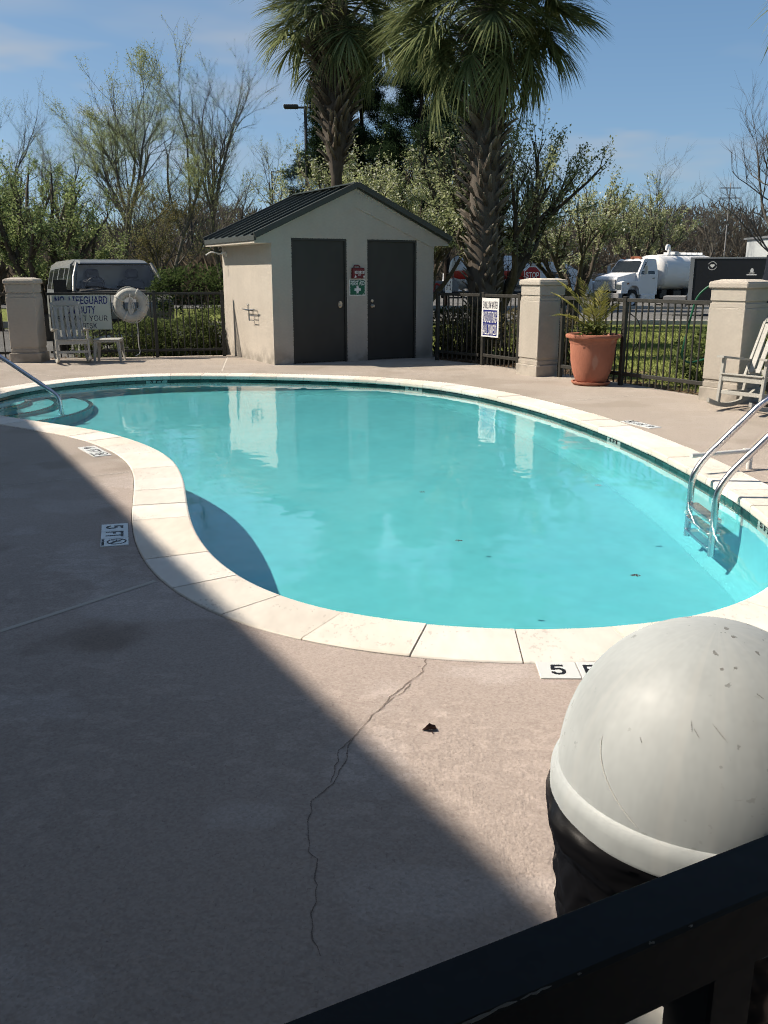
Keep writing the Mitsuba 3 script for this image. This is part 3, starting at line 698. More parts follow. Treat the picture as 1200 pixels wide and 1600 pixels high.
def leafquads(c, d, up, L, W, col, rng, bendz=0.):
    """c (n,3) base, d (n,3) direction, L, W arrays: folded two-segment leaves; returns mesh arrays"""
    n = len(c); d = d/np.linalg.norm(d, axis=1, keepdims=True)
    s = np.cross(d, up); s /= np.linalg.norm(s, axis=1, keepdims=True)+1e-9
    L = np.broadcast_to(L, (n,))[:, None]; W = np.broadcast_to(W, (n,))[:, None]
    mid = c+d*L*.5; mid[:, 2] += bendz
    tip = c+d*L; tip[:, 2] -= np.abs(L[:, 0])*.12
    v = np.stack([c, mid+s*W/2, tip, mid-s*W/2], 1).reshape(-1, 3)
    b = np.arange(n)*4
    f = np.vstack([np.stack([b, b+1, b+2], 1), np.stack([b, b+2, b+3], 1)])
    return v, f, np.repeat(col, 4, 0)
def leafcloud(parts):
    V, F, C, o = [], [], [], 0
    for v, f, c in parts:
        V.append(v); F.append(f+o); C.append(c); o += len(v)
    return VF(np.vstack(V), np.vstack(F)), np.vstack(C)
def rdir(n, rng):
    d = rng.normal(0, 1, (n, 3)); return d/np.linalg.norm(d, axis=1, keepdims=True)
def tint(n, c0, c1, rng): 
    t = rng.uniform(0, 1, (n, 1)); return np.array(c0)*(1-t)+np.array(c1)*t

plant = thing('potted_palm', 'scruffy young palm with feathery yellow green fronds growing in the terracotta pot', 'plant')
r9 = np.random.default_rng(9)
def feather(base, az, el, L, droop, n=26, wl=.22):
    pts = []; p = np.array(base, float); e = el
    for i in range(13):
        pts.append(p.copy()); p = p+np.array([math.cos(az)*math.cos(e), math.sin(az)*math.cos(e), math.sin(e)])*L/12; e -= droop/12
    pts = np.array(pts); stem = tube(pts, np.linspace(.008, .003, 13), 5)
    t = np.linspace(.28, 1, n); c = np.stack([np.interp(t, np.linspace(0, 1, 13), pts[:, k]) for k in range(3)], 1)
    tg = np.gradient(c, axis=0); tg /= np.linalg.norm(tg, axis=1, keepdims=True)
    side = np.cross(tg, [0, 0, 1.]); side /= np.linalg.norm(side, axis=1, keepdims=True)+1e-9
    P = []
    for sg in (-1, 1):
        d = tg*.75+sg*side*.8+np.array([0, 0, .12])+r9.normal(0, .06, c.shape)
        P.append(leafquads(c, d, np.array([0, 0, 1.]), wl*np.sin(np.clip(t*1.05, 0, 1)*PI*.8+.35)*1.2, .013, tint(n, (.20, .21, .05), (.36, .34, .12), r9), r9))
    lm, lc = leafcloud(P)
    return stem, lm, lc
for az, el, L, dr_ in [(2.75, 1.15, .95, .9), (2.2, 1.35, .85, .8), (3.5, .8, .75, 1.2), (1.2, 1.3, .7, .7), (.3, 1.2, .6, 1.1), (4.3, 1.1, .6, 1.2), (2.95, .95, .85, .75), (.8, 1.45, .75, .5)]:
    s, l, c = feather((PX+.02, PY, .66), az, min(el*1.12, 1.48), L*1.0, dr_*.85, wl=.19)
    kk = newkey(plant+'__frond'); v = np.vstack([s.vertices, l.vertices]); f = np.vstack([s.faces, l.faces+len(s.vertices)])
    scene[kk] = mikit.ply(VF(v, f), 'm_leaf', color=np.vstack([np.tile([.16, .15, .05], (len(s.vertices), 1)), c]))
n = 240
cc = np.c_[PX+r9.normal(0, .10, n), PY+r9.normal(0, .10, n), r9.uniform(.66, .84, n)]
lm, lc = leafcloud([leafquads(cc, rdir(n, r9)+[0, 0, .4], np.array([.1, .2, 1.]), .075, .05, tint(n, (.07, .10, .03), (.20, .22, .08), r9), r9)])
add(plant, 'ground_leaves', lm, 'm_leaf', color=lc); labels[plant+'__ground_leaves'] = {'kind': 'stuff'}

# ------------------------------------------------------------------ pool ladder, hand rail, pipe
lad = thing('pool_ladder', 'stainless steel pool ladder with curved grab rails at the pool edge', 'pool ladder')
def grab(y0):
    x = 2.30
    return tube(bend([(x, y0, -.42), (x, y0, .04), (x+.07, y0, .165), (x+.44, y0-.02, .58), (x+.56, y0-.02, .66), (x+.80, y0-.02, .64), (x+.88, y0-.02, .50), (x+.88, y0-.02, 0)], .10, 8), .024, 14)
for y0 in (6.53, 6.02): add(lad, 'grab_rail', grab(y0), 'm_steel', 40)
for z in (-.17, -.27, -.37):
    add(lad, 'tread', box(2.27, 2.36, 6.03, 6.52, z-.012, z+.012, .004), 'm_steel')
for y0 in (6.53, 6.02): add(lad, 'rail_flange', tr(lathe([(.024, .012), (.055, .012), (.06, .004), (.06, 0), (.024, 0)], 24), M4((3.18, y0-.02, .0))), 'm_steel', 30)
hr = thing('hand_rail', 'dark tubular hand rail leading down the entry steps at the narrow end of the pool', 'hand rail')
add(hr, 'tube', tube(bend([(-4.02, 11.15, -.30), (-4.05, 11.15, .02), (-4.13, 11.15, .09), (-4.70, 11.15, .50), (-5.2, 11.15, .84), (-5.6, 11.15, .86), (-5.72, 11.15, 0)], .12, 7), .026, 12), 'm_steel', 40)
add(hr, 'flange', tr(lathe([(.026, .012), (.06, .012), (.065, .003), (.065, 0), (.026, 0)], 24), M4((-5.72, 11.15, 0))), 'm_steel', 30)
pv = thing('white_pipe', 'white plastic pipe elbow lying across the coping behind the ladder', 'pipe')
add(pv, 'pipe_run', tube([(2.40, 6.78, .15), (2.86, 6.96, .15)], .017, 12), 'm_pvc', 40)
add(pv, 'elbow', tube(bend([(2.84, 6.955, .15), (2.90, 6.975, .15), (2.90, 6.975, 0)], .03), .022, 12), 'm_pvc', 40)
add(pv, 'end_cap', tube([(2.36, 6.765, .15), (2.41, 6.785, .15)], .021, 12), 'm_pvc', 40)

# ------------------------------------------------------------------ depth markers set in the deck
def marker(corner, ang, L, W, txt, label, tz=.0075, sym=True, depth_h=.62):
    """corner: centre; local x reads along the text"""
    k = thing('depth_marker', label, 'depth marker')
    M = M4((*corner, 0), ang)
    n = 3 if sym else 2
    tl = L/n
    for i in range(n):
        add(k, 'tile', tr(box(-L/2+i*tl+.0025, -L/2+(i+1)*tl-.0025, -W/2, W/2, -.004, .006, .001), M), 'm_tile_white')
    a, b = txt.split()
    add(k, 'lettering', tr(cat([text(a, W*depth_h, None, .002).apply_translation((-L/2+tl*.5, 0, .0055)), text(b, W*depth_h, tl*.72, .002).apply_translation((-L/2+tl*1.5, 0, .0055))]), M), 'm_black')
    if sym:
        c = (-L/2+tl*2.5, .012)
        R = min(tl, W)*.36
        rg = Point(0, 0).buffer(R).difference(Point(0, 0).buffer(R*.84)).union(LineString([(-R*.65, R*.65), (R*.65, -R*.65)]).buffer(R*.08)).union(Point(-R*.05, R*.25).buffer(R*.14)).union(LineString([(-R*.5, R*.0), (.0, -.1*R), (R*.3, -.5*R)]).buffer(R*.08)).union(LineString([(0, -.1*R), (-.35*R, -.45*R)]).buffer(R*.07))
        rg = rg if rg.geom_type == 'Polygon' else rg
        g = cat([extr(q, .002, .0055) for q in getattr(rg, 'geoms', [rg])]); g.apply_translation((c[0], c[1], 0))
        add(k, 'no_diving_symbol', tr(g, M), 'm_black')
        add(k, 'lettering', tr(text('NO DIVING', W*.09, tl*.8, .002).apply_translation((c[0], -W*.42, .0055)), M), 'm_black')
    return k
marker((-2.53, 7.70), math.atan2(7.463-7.837, -2.458+2.706), .50, .15, '4 FT', 'white 4 FT depth marker tile at the edge of the building shade')
marker((-1.60, 5.11), math.radians(-74), .48, .155, '5 FT', 'white 5 FT depth marker tile lying wholly in the shade')
marker((.84, 3.222), math.radians(-1), .48, .15, '5 FT', 'white 5 FT depth marker tile partly hidden behind the trash bin dome', depth_h=.55)
marker((2.64, 9.15), math.radians(113), .48, .15, '4 FT', 'white 4 FT depth marker tile across the pool past the ladder')

# ------------------------------------------------------------------ trash bin with dome lid
bin_ = thing('trash_bin', 'dome-lidded grey plastic trash bin lined with a black bag beside the railing', 'trash bin')
BX, BY, BR, BZ, BH = .575, 1.44, .27, .63, .284
t = np.linspace(0, PI/2, 28); e = 2/2.04
dp = [(BR*.955*math.cos(q)**e, BZ+BH*math.sin(q)**e) for q in t]; dp[-1] = (0, BZ+BH)
add(bin_, 'dome_lid', tr(lathe(dp, 72), M4((BX, BY, 0))), 'm_dome', True)
add(bin_, 'lid_rim', tr(lathe([(BR*.95, BZ+.012), (BR*.975, BZ+.008), (BR*.995, BZ-.004), (BR, BZ-.014), (BR, BZ-.04), (BR*.99, BZ-.047), (BR*.96, BZ-.047), (BR*.955, BZ-.03)], 72), M4((BX, BY, 0))), 'm_dome', 50)
bagp = [(.0, .02), (.20, .02), (.215, .06)]+[(np.interp(z, [.06, .3, .48, .54, .575, .60], [.215, .232, .245, .262, .268, .258]), z) for z in np.linspace(.09, .60, 60)]
bm_ = lathe(bagp, 220)
v = np.array(bm_.vertices); a = np.arctan2(v[:, 1], v[:, 0]); r = np.hypot(v[:, 0], v[:, 1]); z = v[:, 2]
ca, sa_ = np.cos(a), np.sin(a)
warp = meshkit.fbm(np.stack([ca*2, sa_*2, z*5], -1), 3, 5)-.5
f1 = 1-np.abs(meshkit.fbm(np.stack([ca*1.7+warp, sa_*1.7, z*17+3*warp+ca*2], -1), 2, 8)-.5)*4
f2 = 1-np.abs(meshkit.fbm(np.stack([ca*4, sa_*4, z*34+6*warp], -1), 2, 18)-.5)*4
bulge = np.exp(-((np.angle(np.exp(1j*(a-3.25))))/.55)**2)*np.exp(-((z-.545)/.045)**2)
low = np.exp(-((np.angle(np.exp(1j*(a-3.5))))/.6)**2)*np.exp(-((z-.42)/.07)**2)
r2 = r+(.013*f1+.004*f2+.03*warp-.008)*np.clip((.60-z)/.05, 0, 1)*np.clip(r/.2, 0, 1)+.020*bulge+.006*low
v[:, 0], v[:, 1] = ca*r2, sa_*r2
add(bin_, 'bag', tr(VF(v, bm_.faces), M4((BX, BY, 0))), 'm_bag', True)
def dsurf(th, q):
    return np.array([BX+BR*.957*math.cos(q)**e*math.cos(th), BY+BR*.957*math.cos(q)**e*math.sin(th), BZ+BH*1.002*math.sin(q)**e])
r3 = np.random.default_rng(12)
scr = []
for th, q, dth, dq in [(-1.92, .75, .12, -.10), (-2.08, .74, .02, -.06), (-2.05, .70, .05, -.05), (-2.42, .56, .03, -.03), (-1.5, .95, .06, -.04)]:
    pts = [dsurf(th+dth*s, q+dq*s) for s in np.linspace(0, 1, 6)]
    scr.append(tube(pts, [.0002, .0004, .0005, .0005, .0004, .0002], 5))
add(bin_, 'scratches', cat(scr), 'm_scratch'); labels[bin_+'__scratches'] = {'kind': 'stuff'}
pts = [dsurf(-2.72+.10*s+.32*s*s, .46-.40*s) for s in np.linspace(0, 1, 12)]
add(bin_, 'crease', tube(pts, np.r_[.0003, [.0009]*10, .0003], 6), 'm_crease', True)

# ------------------------------------------------------------------ iron railing in front of the camera
ra = thing('iron_railing', 'black painted metal railing with chipped edges in front of the trash bin', 'railing')
# far top edge runs through (-.054,.365) and (.256,.523) at z = 1.14
rd = np.array([.310, .158]); rd /= np.linalg.norm(rd); rn = np.array([rd[1], -rd[0]])   # towards the camera
R0 = np.array([-.054, .365])
RW, RH = .043, .050
RM_ = np.eye(4); RM_[:2, 0] = rd; RM_[:2, 1] = rn; RM_[:2, 3] = R0
RM_[:3, 2] = [0, 0, 1]
def RL(m):
    m = tr(m, RM_); 
    if np.linalg.det(RM_[:3, :3]) < 0: m.invert()
    return m
add(ra, 'top_rail', RL(box(-1.5, 2.6, 0, RW, 1.14-RH, 1.14, .0022)), 'm_rail')
add(ra, 'bottom_rail', RL(box(-1.5, 2.6, .004, RW-.004, .08, .12, .002)), 'm_rail')
for t_ in (-1.2, .262, 2.3):
    add(ra, 'post', RL(box(t_, t_+.038, .003, RW-.003, -.02, 1.14-RH, .002)), 'm_rail')
for i in range(32):
    t_ = -1.1+.11*i
    if abs(t_-.28) < .25 or abs(t_+1.2) < .06 or t_ > 2.25: continue
    add(ra, 'baluster', RL(box(t_, t_+.018, .012, .03, .12, 1.14-RH)), 'm_rail')
r6 = np.random.default_rng(6)
for i, (t0, L, w) in enumerate([(.03, .045, .0016), (.082, .034, .002), (.118, .02, .0012), (.155, .003, .001), (.205, .004, .0014), (.235, .003, .001)]):
    p = [(t0+L*s, RW-.0012+r6.uniform(-.0006, .0004), 1.14-.0009) for s in np.linspace(0, 1, 7)]
    add(ra, 'paint_chip', RL(tube(p, np.r_[.0002, r6.uniform(.4, 1., 5)*w*.7, .0002], 5)), 'm_chip')
p = [(.30+.05*s, RW-.001, 1.14-RH+.001) for s in np.linspace(0, 1, 5)]
add(ra, 'paint_chip', RL(tube(p, [.0002, .0009, .0012, .0009, .0002], 5)), 'm_chip')
tb = thing('slatted_table', 'low white slatted table seen under the black railing', 'table')
TM = M4((.30, .863, 0), math.atan2(-.87, .5))
for i in range(4):
    add(tb, 'plank', tr(box(-.18, .18, -.22+.11*i+.003, -.11+.11*i-.003, .43, .45, .003), TM), 'm_white')
for sx in (-1, 1):
    for sy in (-1, 1): add(tb, 'leg', tr(box(sx*.15-.02, sx*.15+.02, sy*.18-.02, sy*.18+.02, 0, .43, .003), TM), 'm_white')

# ------------------------------------------------------------------ small litter
def leaf_litter(x, y, z, s, label, name='dead_leaf', m='m_dead_leaf', seed=1, curl=.5, cat_='leaf'):
    r = np.random.default_rng(seed); a = np.linspace(0, 2*PI, 21)[:-1]
    rad = s*(.75+.25*np.cos(2*a))*(1+r.uniform(-.22, .22, 20))
    ring = np.c_[rad*np.cos(a), rad*np.sin(a)*.7, curl*s*np.abs(np.sin(a))**2*.5+r.uniform(0, .15, 20)*s*curl]
    mid = ring*[.5, .5, .25]
    v = np.vstack([[[0, 0, .1*s*curl]], mid, ring]); k = 20; I = np.arange(k); J = (I+1) % k
    f = np.vstack([np.stack([0*I, 1+I, 1+J], 1), np.stack([1+I, 1+k+I, 1+k+J], 1), np.stack([1+I, 1+k+J, 1+J], 1)])
    st = tube([(0, 0, .1*s*curl), (0, -.6*s, .1*s), (.05*s, -1.15*s, .05*s)], .05*s, 5)
    mm_ = cat([VF(v, f), st]); mm_ = tr(mm_, M4((x, y, z), r.uniform(-.3, .3)))
    return one(name, label, cat_, mm_, m)
leaf_litter(.157, 2.755, .002, .027, 'curled dark brown dead leaf on the sunny concrete near the crack', seed=2, curl=1.2)
for i, (x, y, s, lab) in enumerate([(.287, 6.508, .024, 'dark leaf floating in the middle of the pool'), (.459, 5.249, .022, 'small dark leaf floating nearer the stone coping, mid pool'), (1.36, 4.594, .030, 'largest dark leaf floating near the bin dome side of the pool'),
        (1.652, 6.731, .030, 'thin dark leaf floating out from the ladder')]):
    leaf_litter(x, y, WZ+.003, s, lab, 'floating_leaf', 'm_dead_leaf' if i != 3 else 'm_grey', 20+i, .15)

# ------------------------------------------------------------------ vegetation
def unit(v): return v/(np.linalg.norm(v)+1e-12)
class Tree:
    def __init__(s, seed): s.rng = np.random.default_rng(seed); s.lv = {}; s.pts = []; s.V = []; s.F = []; s.o = 0; s.trunkV = []
    def branch(s, p, d, L, r0, r1, n, wob, lift=0., sides=5, lvl=0):
        pts = [np.array(p, float)]; d = unit(np.array(d, float))
        for i in range(n):
            d = unit(d+s.rng.normal(0, wob, 3)+[0, 0, lift])
            pts.append(pts[-1]+d*L/n)
        pts = np.array(pts); r = np.linspace(r0, r1, n+1)
        s.lv.setdefault(lvl, []).append(tube(pts, r, sides, cap=lvl < 2))
        return pts, r, d
    def mesh(s, lv): return cat([m for l in lv for m in s.lv.get(l, [])])
def put_tree(name, label, cat_, group, t, bark_, leaf=None, lcol=None, trunk_lv=(0,), limb_lv=(1,), twig_lv=(2, 3)):
    k = thing(name, label, cat_, group)
    add(k, 'trunk', t.mesh(trunk_lv), bark_, True)
    if any(l in t.lv for l in limb_lv):
        for m in sum([t.lv[l] for l in limb_lv if l in t.lv], [])[:40]: add(k, 'limb', m, bark_, True)
    if any(l in t.lv for l in twig_lv):
        kk = add(k, 'twigs', t.mesh(twig_lv), bark_, True); labels[kk] = {'kind': 'stuff'}
    if leaf is not None:
        kk = add(k, 'crown', leaf, 'm_leaf', color=lcol); labels[kk] = {'kind': 'stuff'}
    return k
Z3 = np.array([0, 0, 1.])
def pear(seed, x, y, h, spread, label, nl=13, leafs=9000, cols=((.20, .235, .11), (.42, .45, .25)), white=.12, lowleaf=.36, ls=.085, group='pollarded trees just coming into leaf', trunk_h=.9, r=.2):
    """hard-pruned tree: short trunk, many thick fanning limbs cut blunt, thin sprouts carrying the leaves"""
    t = Tree(seed); g = t.rng; z0 = float(H(x, y))-.05
    tp, _, _ = t.branch((x, y, z0), (0.05, 0, 1), trunk_h, r*1.25, r, 4, .04, 0, 10, 0)
    C = []
    for i in range(nl):
        az = i*2*PI/nl*1.0+g.uniform(-.3, .3); el = g.uniform(.68, 1.3)
        d = np.array([math.cos(az)*math.cos(el), math.sin(az)*math.cos(el), math.sin(el)])
        L = h*g.uniform(.55, .78)*spread/max(.55, math.cos(el))*.62 if el < .9 else h*g.uniform(.55, .75)
        L = min(L, (h-trunk_h)*g.uniform(.8, .98)/max(.35, math.sin(el)))
        b0 = tp[-1]+[0, 0, g.uniform(-.35, 0)]
        pts, rr, dd = t.branch(b0, d, L*.55, r*g.uniform(.42, .6), r*.26, 6, .09, .035, 7, 1)
        for q in range(g.integers(2, 4)):
            d2 = unit(dd+g.normal(0, .42, 3)+[0, 0, .28])
            p2, _, d3 = t.branch(pts[-1-(q > 1)], d2, L*g.uniform(.32, .5), r*.23, r*.10, 5, .09, .07, 5, 1 if q == 0 else 2)
            for e in range(10):
                b = p2[g.integers(1, len(p2))]
                p3, _, _ = t.branch(b, unit(d3*.5+g.normal(0, .6, 3)+[0, 0, .65]), g.uniform(.4, 1.1)*h/5.5, .014, .003, 4, .13, .04, 3, 2)
                C.append(p3)
        for e in range(8):
            b = pts[g.integers(2, len(pts))]
            p3, _, _ = t.branch(b, unit(g.normal(0, .6, 3)+[0, 0, .8]), g.uniform(.35, 1.0)*h/5.5, .012, .003, 4, .15, .05, 3, 2)
            C.append(p3)
    C = np.array(C); n = leafs
    w = g.gamma(.8, 1, len(C)); w /= w.sum()
    i = g.choice(len(C), n, p=w); u = np.clip(g.beta(1.6, 1.1, n), 0, .999)*(C.shape[1]-1)
    k = u.astype(int); f = (u-k)[:, None]
    c = C[i, k]*(1-f)+C[i, k+1]*f+g.normal(0, .065, (n, 3))
    ok = c[:, 2] > z0+h*(lowleaf+.10*(meshkit.noise(c*1.3)-.5)); c, i = c[ok], i[ok]; n = len(c)
    col = tint(n, cols[0], cols[1], g)*np.repeat(g.uniform(.75, 1.2, (len(C), 1)), 3, 1)[i]
    wh = g.uniform(0, 1, n) < white*np.clip(w[i]*len(C), .3, 1.6)
    col[wh] = np.array([.66, .67, .55])*g.uniform(.7, 1.1, (wh.sum(), 1))
    lm, lc = leafcloud([leafquads(c, rdir(n, g)+[0, 0, .2], unit(np.array([.2, -.3, 1.])), ls*g.uniform(.6, 1.3, n), ls*.62, col, g)])
    return put_tree('pruned_tree', label, 'tree', group, t, 'm_bark', lm, lc)
pear(417, 2.56, 21.3, 5.9, 1.15, 'pruned leafing tree directly behind the shaggy palm trunk', 18, 21000, r=.22, white=.08, ls=.078)
pear(42, 6.1, 30, 5.6, 1.05, 'pruned leafing tree behind the stop sign, right of the trunk with boots', 11, 12750, r=.2, ls=.10)
pear(43, 16.6, 60, 8.4, 1.0, 'pruned leafing tree rising behind the white tank truck', 12, 9750, r=.25, ls=.16, white=.04)
pear(44, -9.9, 26.5, 5.7, 1.1, 'pruned leafing tree behind the parked van', 13, 17000, cols=((.15, .20, .075), (.36, .43, .19)), white=.02, r=.30, ls=.09, lowleaf=.30)
pear(45, -.9, 27.5, 6.3, 1.0, 'blossoming pruned tree peeking over the left slope of the pool house roof', 12, 18000, white=.17, r=.17, cols=((.19, .23, .10), (.40, .43, .22)))
pear(46, 1.2, 30, 6.8, 1.05, 'blossoming pruned tree rising over the right slope of the pool house roof', 12, 18000, white=.15, r=.18, cols=((.19, .23, .10), (.40, .43, .22)))
pear(47, -13.2, 31, 6.2, 1.0, 'pruned leafing tree at the very edge of the view beyond the left pillar', 10, 6500, cols=((.12, .16, .05), (.25, .30, .12)), white=.02, r=.24, ls=.11)

def bare(seed, x, y, h, label, leafs=0, cols=((.20, .24, .10), (.40, .44, .22)), lean=(0, 0), fork=3, rad=None, group='tall bare trees in early leaf', bk='m_bark_grey', ls=.085, sp=.55, top=None, z0=None):
    t = Tree(seed); g = t.rng; z0 = float(H(x, y))-.05 if z0 is None else z0; r = rad or h*.0125
    tips = []
    pts, rr, d = t.branch((x, y, z0), (lean[0], lean[1], 1), h*.40, r, r*.66, 7, .06, .02, 8, 0)
    def rec(p, d, L, r, lvl):
        n = 5
        ps, rs, dd = t.branch(p, d, L, r, r*.5, n, .10, .03, 5 if lvl < 2 else 3, min(lvl, 3))
        if lvl >= 4 or L < h*.03:
            tips.append(ps); return
        for i in range(g.integers(5, 8)):
            k = g.integers(1, n+1) if i else n
            rec(ps[k], unit(dd+g.normal(0, sp, 3)*[1, 1, .7]+[0, 0, .18]), L*g.uniform(.42, .66), max(rs[k]*.62, .006*h/12), lvl+1)
    for i in range(fork):
        az = i*2*PI/fork+g.uniform(-.5, .5)
        rec(pts[-1-(i % 2)], unit(np.array([math.cos(az)*.62, math.sin(az)*.62, 1])+d*.4), h*g.uniform(.33, .42), r*.56, 1)
    for i in range(6):
        k = g.integers(3, 7); az = g.uniform(0, 2*PI)
        rec(pts[k], unit(np.array([math.cos(az), math.sin(az), .75])), h*g.uniform(.22, .36), rr[k]*.5, 2)
    lm = lc = None
    if leafs:
        leafs = int(leafs*2.2)
        C = np.array([q for q in tips]); w = np.clip(meshkit.fbm(C[:, -1]*.55/ (h/11), 3, seed)-.40, 0, 1)**1.1+.012; w /= w.sum()
        i = g.choice(len(C), leafs, p=w); u = g.uniform(.1, .999, leafs)*(C.shape[1]-1); k = u.astype(int); f = (u-k)[:, None]
        c = C[i, k]*(1-f)+C[i, k+1]*f+g.normal(0, .07*h/11, (leafs, 3))
        lm, lc = leafcloud([leafquads(c, rdir(leafs, g), Z3, ls*g.uniform(.6, 1.2, leafs), ls*.5, tint(leafs, *cols, g), g)])
    return put_tree('bare_tree', label, 'tree', group, t, bk, lm, lc)
bare(61, -12.6, 46, 11.4, 'tall thin tree with yellow-green buds standing left of the grey lamp mast', 9000, fork=4, sp=.5)
bare(62, -8.6, 50, 12.6, 'tallest bare tree with a fine leafless top right of the lamp mast', 3000, fork=4, sp=.45)
bare(63, -10.0, 42, 9.0, 'slender leaning bare tree between the two tallest trees', 3500, lean=(.12, 0), fork=3)
bare(64, -26.5, 66, 13.0, 'far bare tree at the edge of the view above the parked van', 1500, fork=4, sp=.5)
bare(65, -20.5, 62, 11.0, 'far bare tree with slight green haze behind the pruned tree by the van', 2500, fork=4, sp=.5)
bare(66, 28.8, 68, 14.5, 'tall leaning bare tree at the far right over the black trailer', 0, lean=(-.22, 0), fork=3, sp=.5)
bare(67, 24.6, 84, 11.0, 'twiggy bare tree behind the tank of the white truck', 800, fork=4)
bare(68, 30.5, 88, 9.5, 'short bare tree beside the far utility pole', 300, fork=4)
bare(69, -8.0, 33, 4.6, 'small bare ornamental tree behind the clipped hedge', 2500, fork=4, cols=((.10, .11, .04), (.2, .17, .08)))
bare(70, -15.5, 58, 12.0, 'budding tree behind and left of the tallest bare trees', 7000, fork=4, sp=.5)
bare(71, -6.2, 56, 9.5, 'thin bare tree just left of the dark pine', 2500, fork=3, sp=.5)

def pine(seed, x, y, h, label):
    t = Tree(seed); g = t.rng; z0 = float(H(x, y))-.05
    pts, rr, d = t.branch((x, y, z0), (0, 0, 1), h, h*.016, h*.004, 16, .012, .03, 8, 0)
    Cs = []
    for i in range(84):
        k = g.integers(4, 16); u = g.uniform(0, 1); p = pts[k]*(1-u)+pts[k+1 if k < 16 else k]*u
        az = g.uniform(0, 2*PI); fr = (p[2]-z0)/h
        L = h*.26*(1.15-fr)*g.uniform(.6, 1.1)
        ps, _, dd = t.branch(p, (math.cos(az), math.sin(az), g.uniform(-.05, .35)), L, .035, .012, 6, .10, .03, 4, 1)
        for j in range(5):
            q = ps[g.integers(2, 7)]
            p2, _, _ = t.branch(q, unit(dd+g.normal(0, .7, 3)), L*.3, .012, .006, 3, .1, .05, 3, 2)
            Cs += [p2[-1], p2[-2]]
        Cs.append(ps[-1])
    Cs = np.array(Cs); n = len(Cs)*70
    c = np.repeat(Cs, 70, 0)+g.normal(0, .2, (n, 3))*[1, 1, .55]
    lm, lc = leafcloud([leafquads(c, rdir(n, g)+[0, 0, .35], Z3, .26, .035, tint(n, (.012, .026, .014), (.04, .065, .03), g), g)])
    return put_tree('pine_tree', label, 'tree', None, t, 'm_bark_pine', lm, lc)
pine(81, 1.5, 44, 12.5, 'dark pine with a straight trunk showing between the two palms')
pine(83, -1.0, 48, 12.8, 'dark pine whose needles fill the gap between the two palm trunks')
pine(84, 3.4, 50, 11.5, 'dark pine partly hidden behind the crown of the nearer palm')
pine(82, -2.6, 46, 11.0, 'dark pine behind the lamp post and the farther palm')

# palms ---------------------------------------------------------
def fan_frond(seed, pet=1.0, fan=.95, droop=1.0, n=70):
    """costapalmate leaf along +x from the origin: arching stalk, a folded fan of narrow drooping blades"""
    g = np.random.default_rng(seed); P = []; pts = []; p = np.zeros(3); e = .15
    K = 9
    for i in range(K):
        pts.append(p.copy()); p = p+np.array([math.cos(e), 0, math.sin(e)])*pet/(K-1); e -= .5*droop/(K-1)
    pts = np.array(pts); stalk = tube(pts, np.linspace(.022, .010, K), 4)
    rib = [pts[-1]]; e0 = e
    for i in range(6): rib.append(rib[-1]+np.array([math.cos(e), 0, math.sin(e)])*fan*.45/6); e -= .16*droop
    rib = np.array(rib)
    V, F, C, o = [stalk.vertices], [stalk.faces], [np.tile([.10, .11, .04], (len(stalk.vertices), 1))], len(stalk.vertices)
    for k in range(n):
        s = (k+.5)/n*2-1
        ang = s*1.95; b = rib[0]*(abs(s)**1.3)+rib[-1]*(1-abs(s)**1.3) if abs(s) < 1 else rib[0]
        L = fan*(1-.38*abs(s)**2.2)*g.uniform(.88, 1.08)
        d = np.array([math.cos(ang)*math.cos(e0), math.sin(ang)*.95, math.cos(ang)*math.sin(e0)+.24*abs(math.sin(ang))]); d = unit(d+g.normal(0, .06, 3))
        side = unit(np.cross(d, [0, 0, 1.])+g.normal(0, .25, 3)); W = .034*g.uniform(.8, 1.15)
        q = b.copy(); row = []; m = 5
        dl = d.copy()
        tw = g.uniform(.45, 1.2)*droop
        for i in range(m+1):
            w = W*(1-.25*(i/m)) if i < m-1 else (W*.5 if i == m-1 else .003)
            row += [q-side*w/2, q+side*w/2]
            dl = unit(dl+[0, 0, -(.035+.16*(i/m)**1.4)*tw*1.6]); q = q+dl*L/m
        row = np.array(row); V.append(row)
        for i in range(m):
            a = o+2*i; F.append(np.array([[a, a+1, a+3], [a, a+3, a+2]]))
        c = np.array([.088, .118, .050])+np.array([.125, .125, .07])*g.uniform(0, 1)**2
        cc = np.repeat(np.linspace(0, 1, m+1), 2)[:, None]*np.array([[.045, .04, .018]])*g.uniform(.3, 1.6)+c
        C.append(cc); o += len(row)
    return VF(np.vstack(V), np.vstack(F)), np.vstack(C)
FR = []
for i, (pet, fan, dp_) in enumerate([(1.0, 1.05, 1.0), (1.1, 1.0, 1.25), (.85, .95, .8), (1.05, 1.1, 1.5)]):
    m, c = fan_frond(300+i, pet, fan, dp_); FR.append(mikit.ply(m, 'm_frond', color=c))
def boot_mesh(seed):
    g = np.random.default_rng(seed)
    prof_ = []
    for u, w, th in ((0, .075, .03), (.10, .062, .04), (.24, .040, .035), (.34, .016, .02)):
        prof_.append((u, w*g.uniform(.85, 1.1), th))
    rings = [[(-w, -.012, u), (0, th*.6, u), (w, -.012, u), (0, -.03, u)] for u, w, th in prof_]
    for r_ in rings:
        u = r_[0][2]
        for i in range(4): r_[i] = (r_[i][0], r_[i][1]+.12*u+1.1*u*u, r_[i][2])
    m = loft(rings)
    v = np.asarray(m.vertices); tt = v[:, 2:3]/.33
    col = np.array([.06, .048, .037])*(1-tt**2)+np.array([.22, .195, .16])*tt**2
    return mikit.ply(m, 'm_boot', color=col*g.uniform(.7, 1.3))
BT = [boot_mesh(s) for s in range(5)]
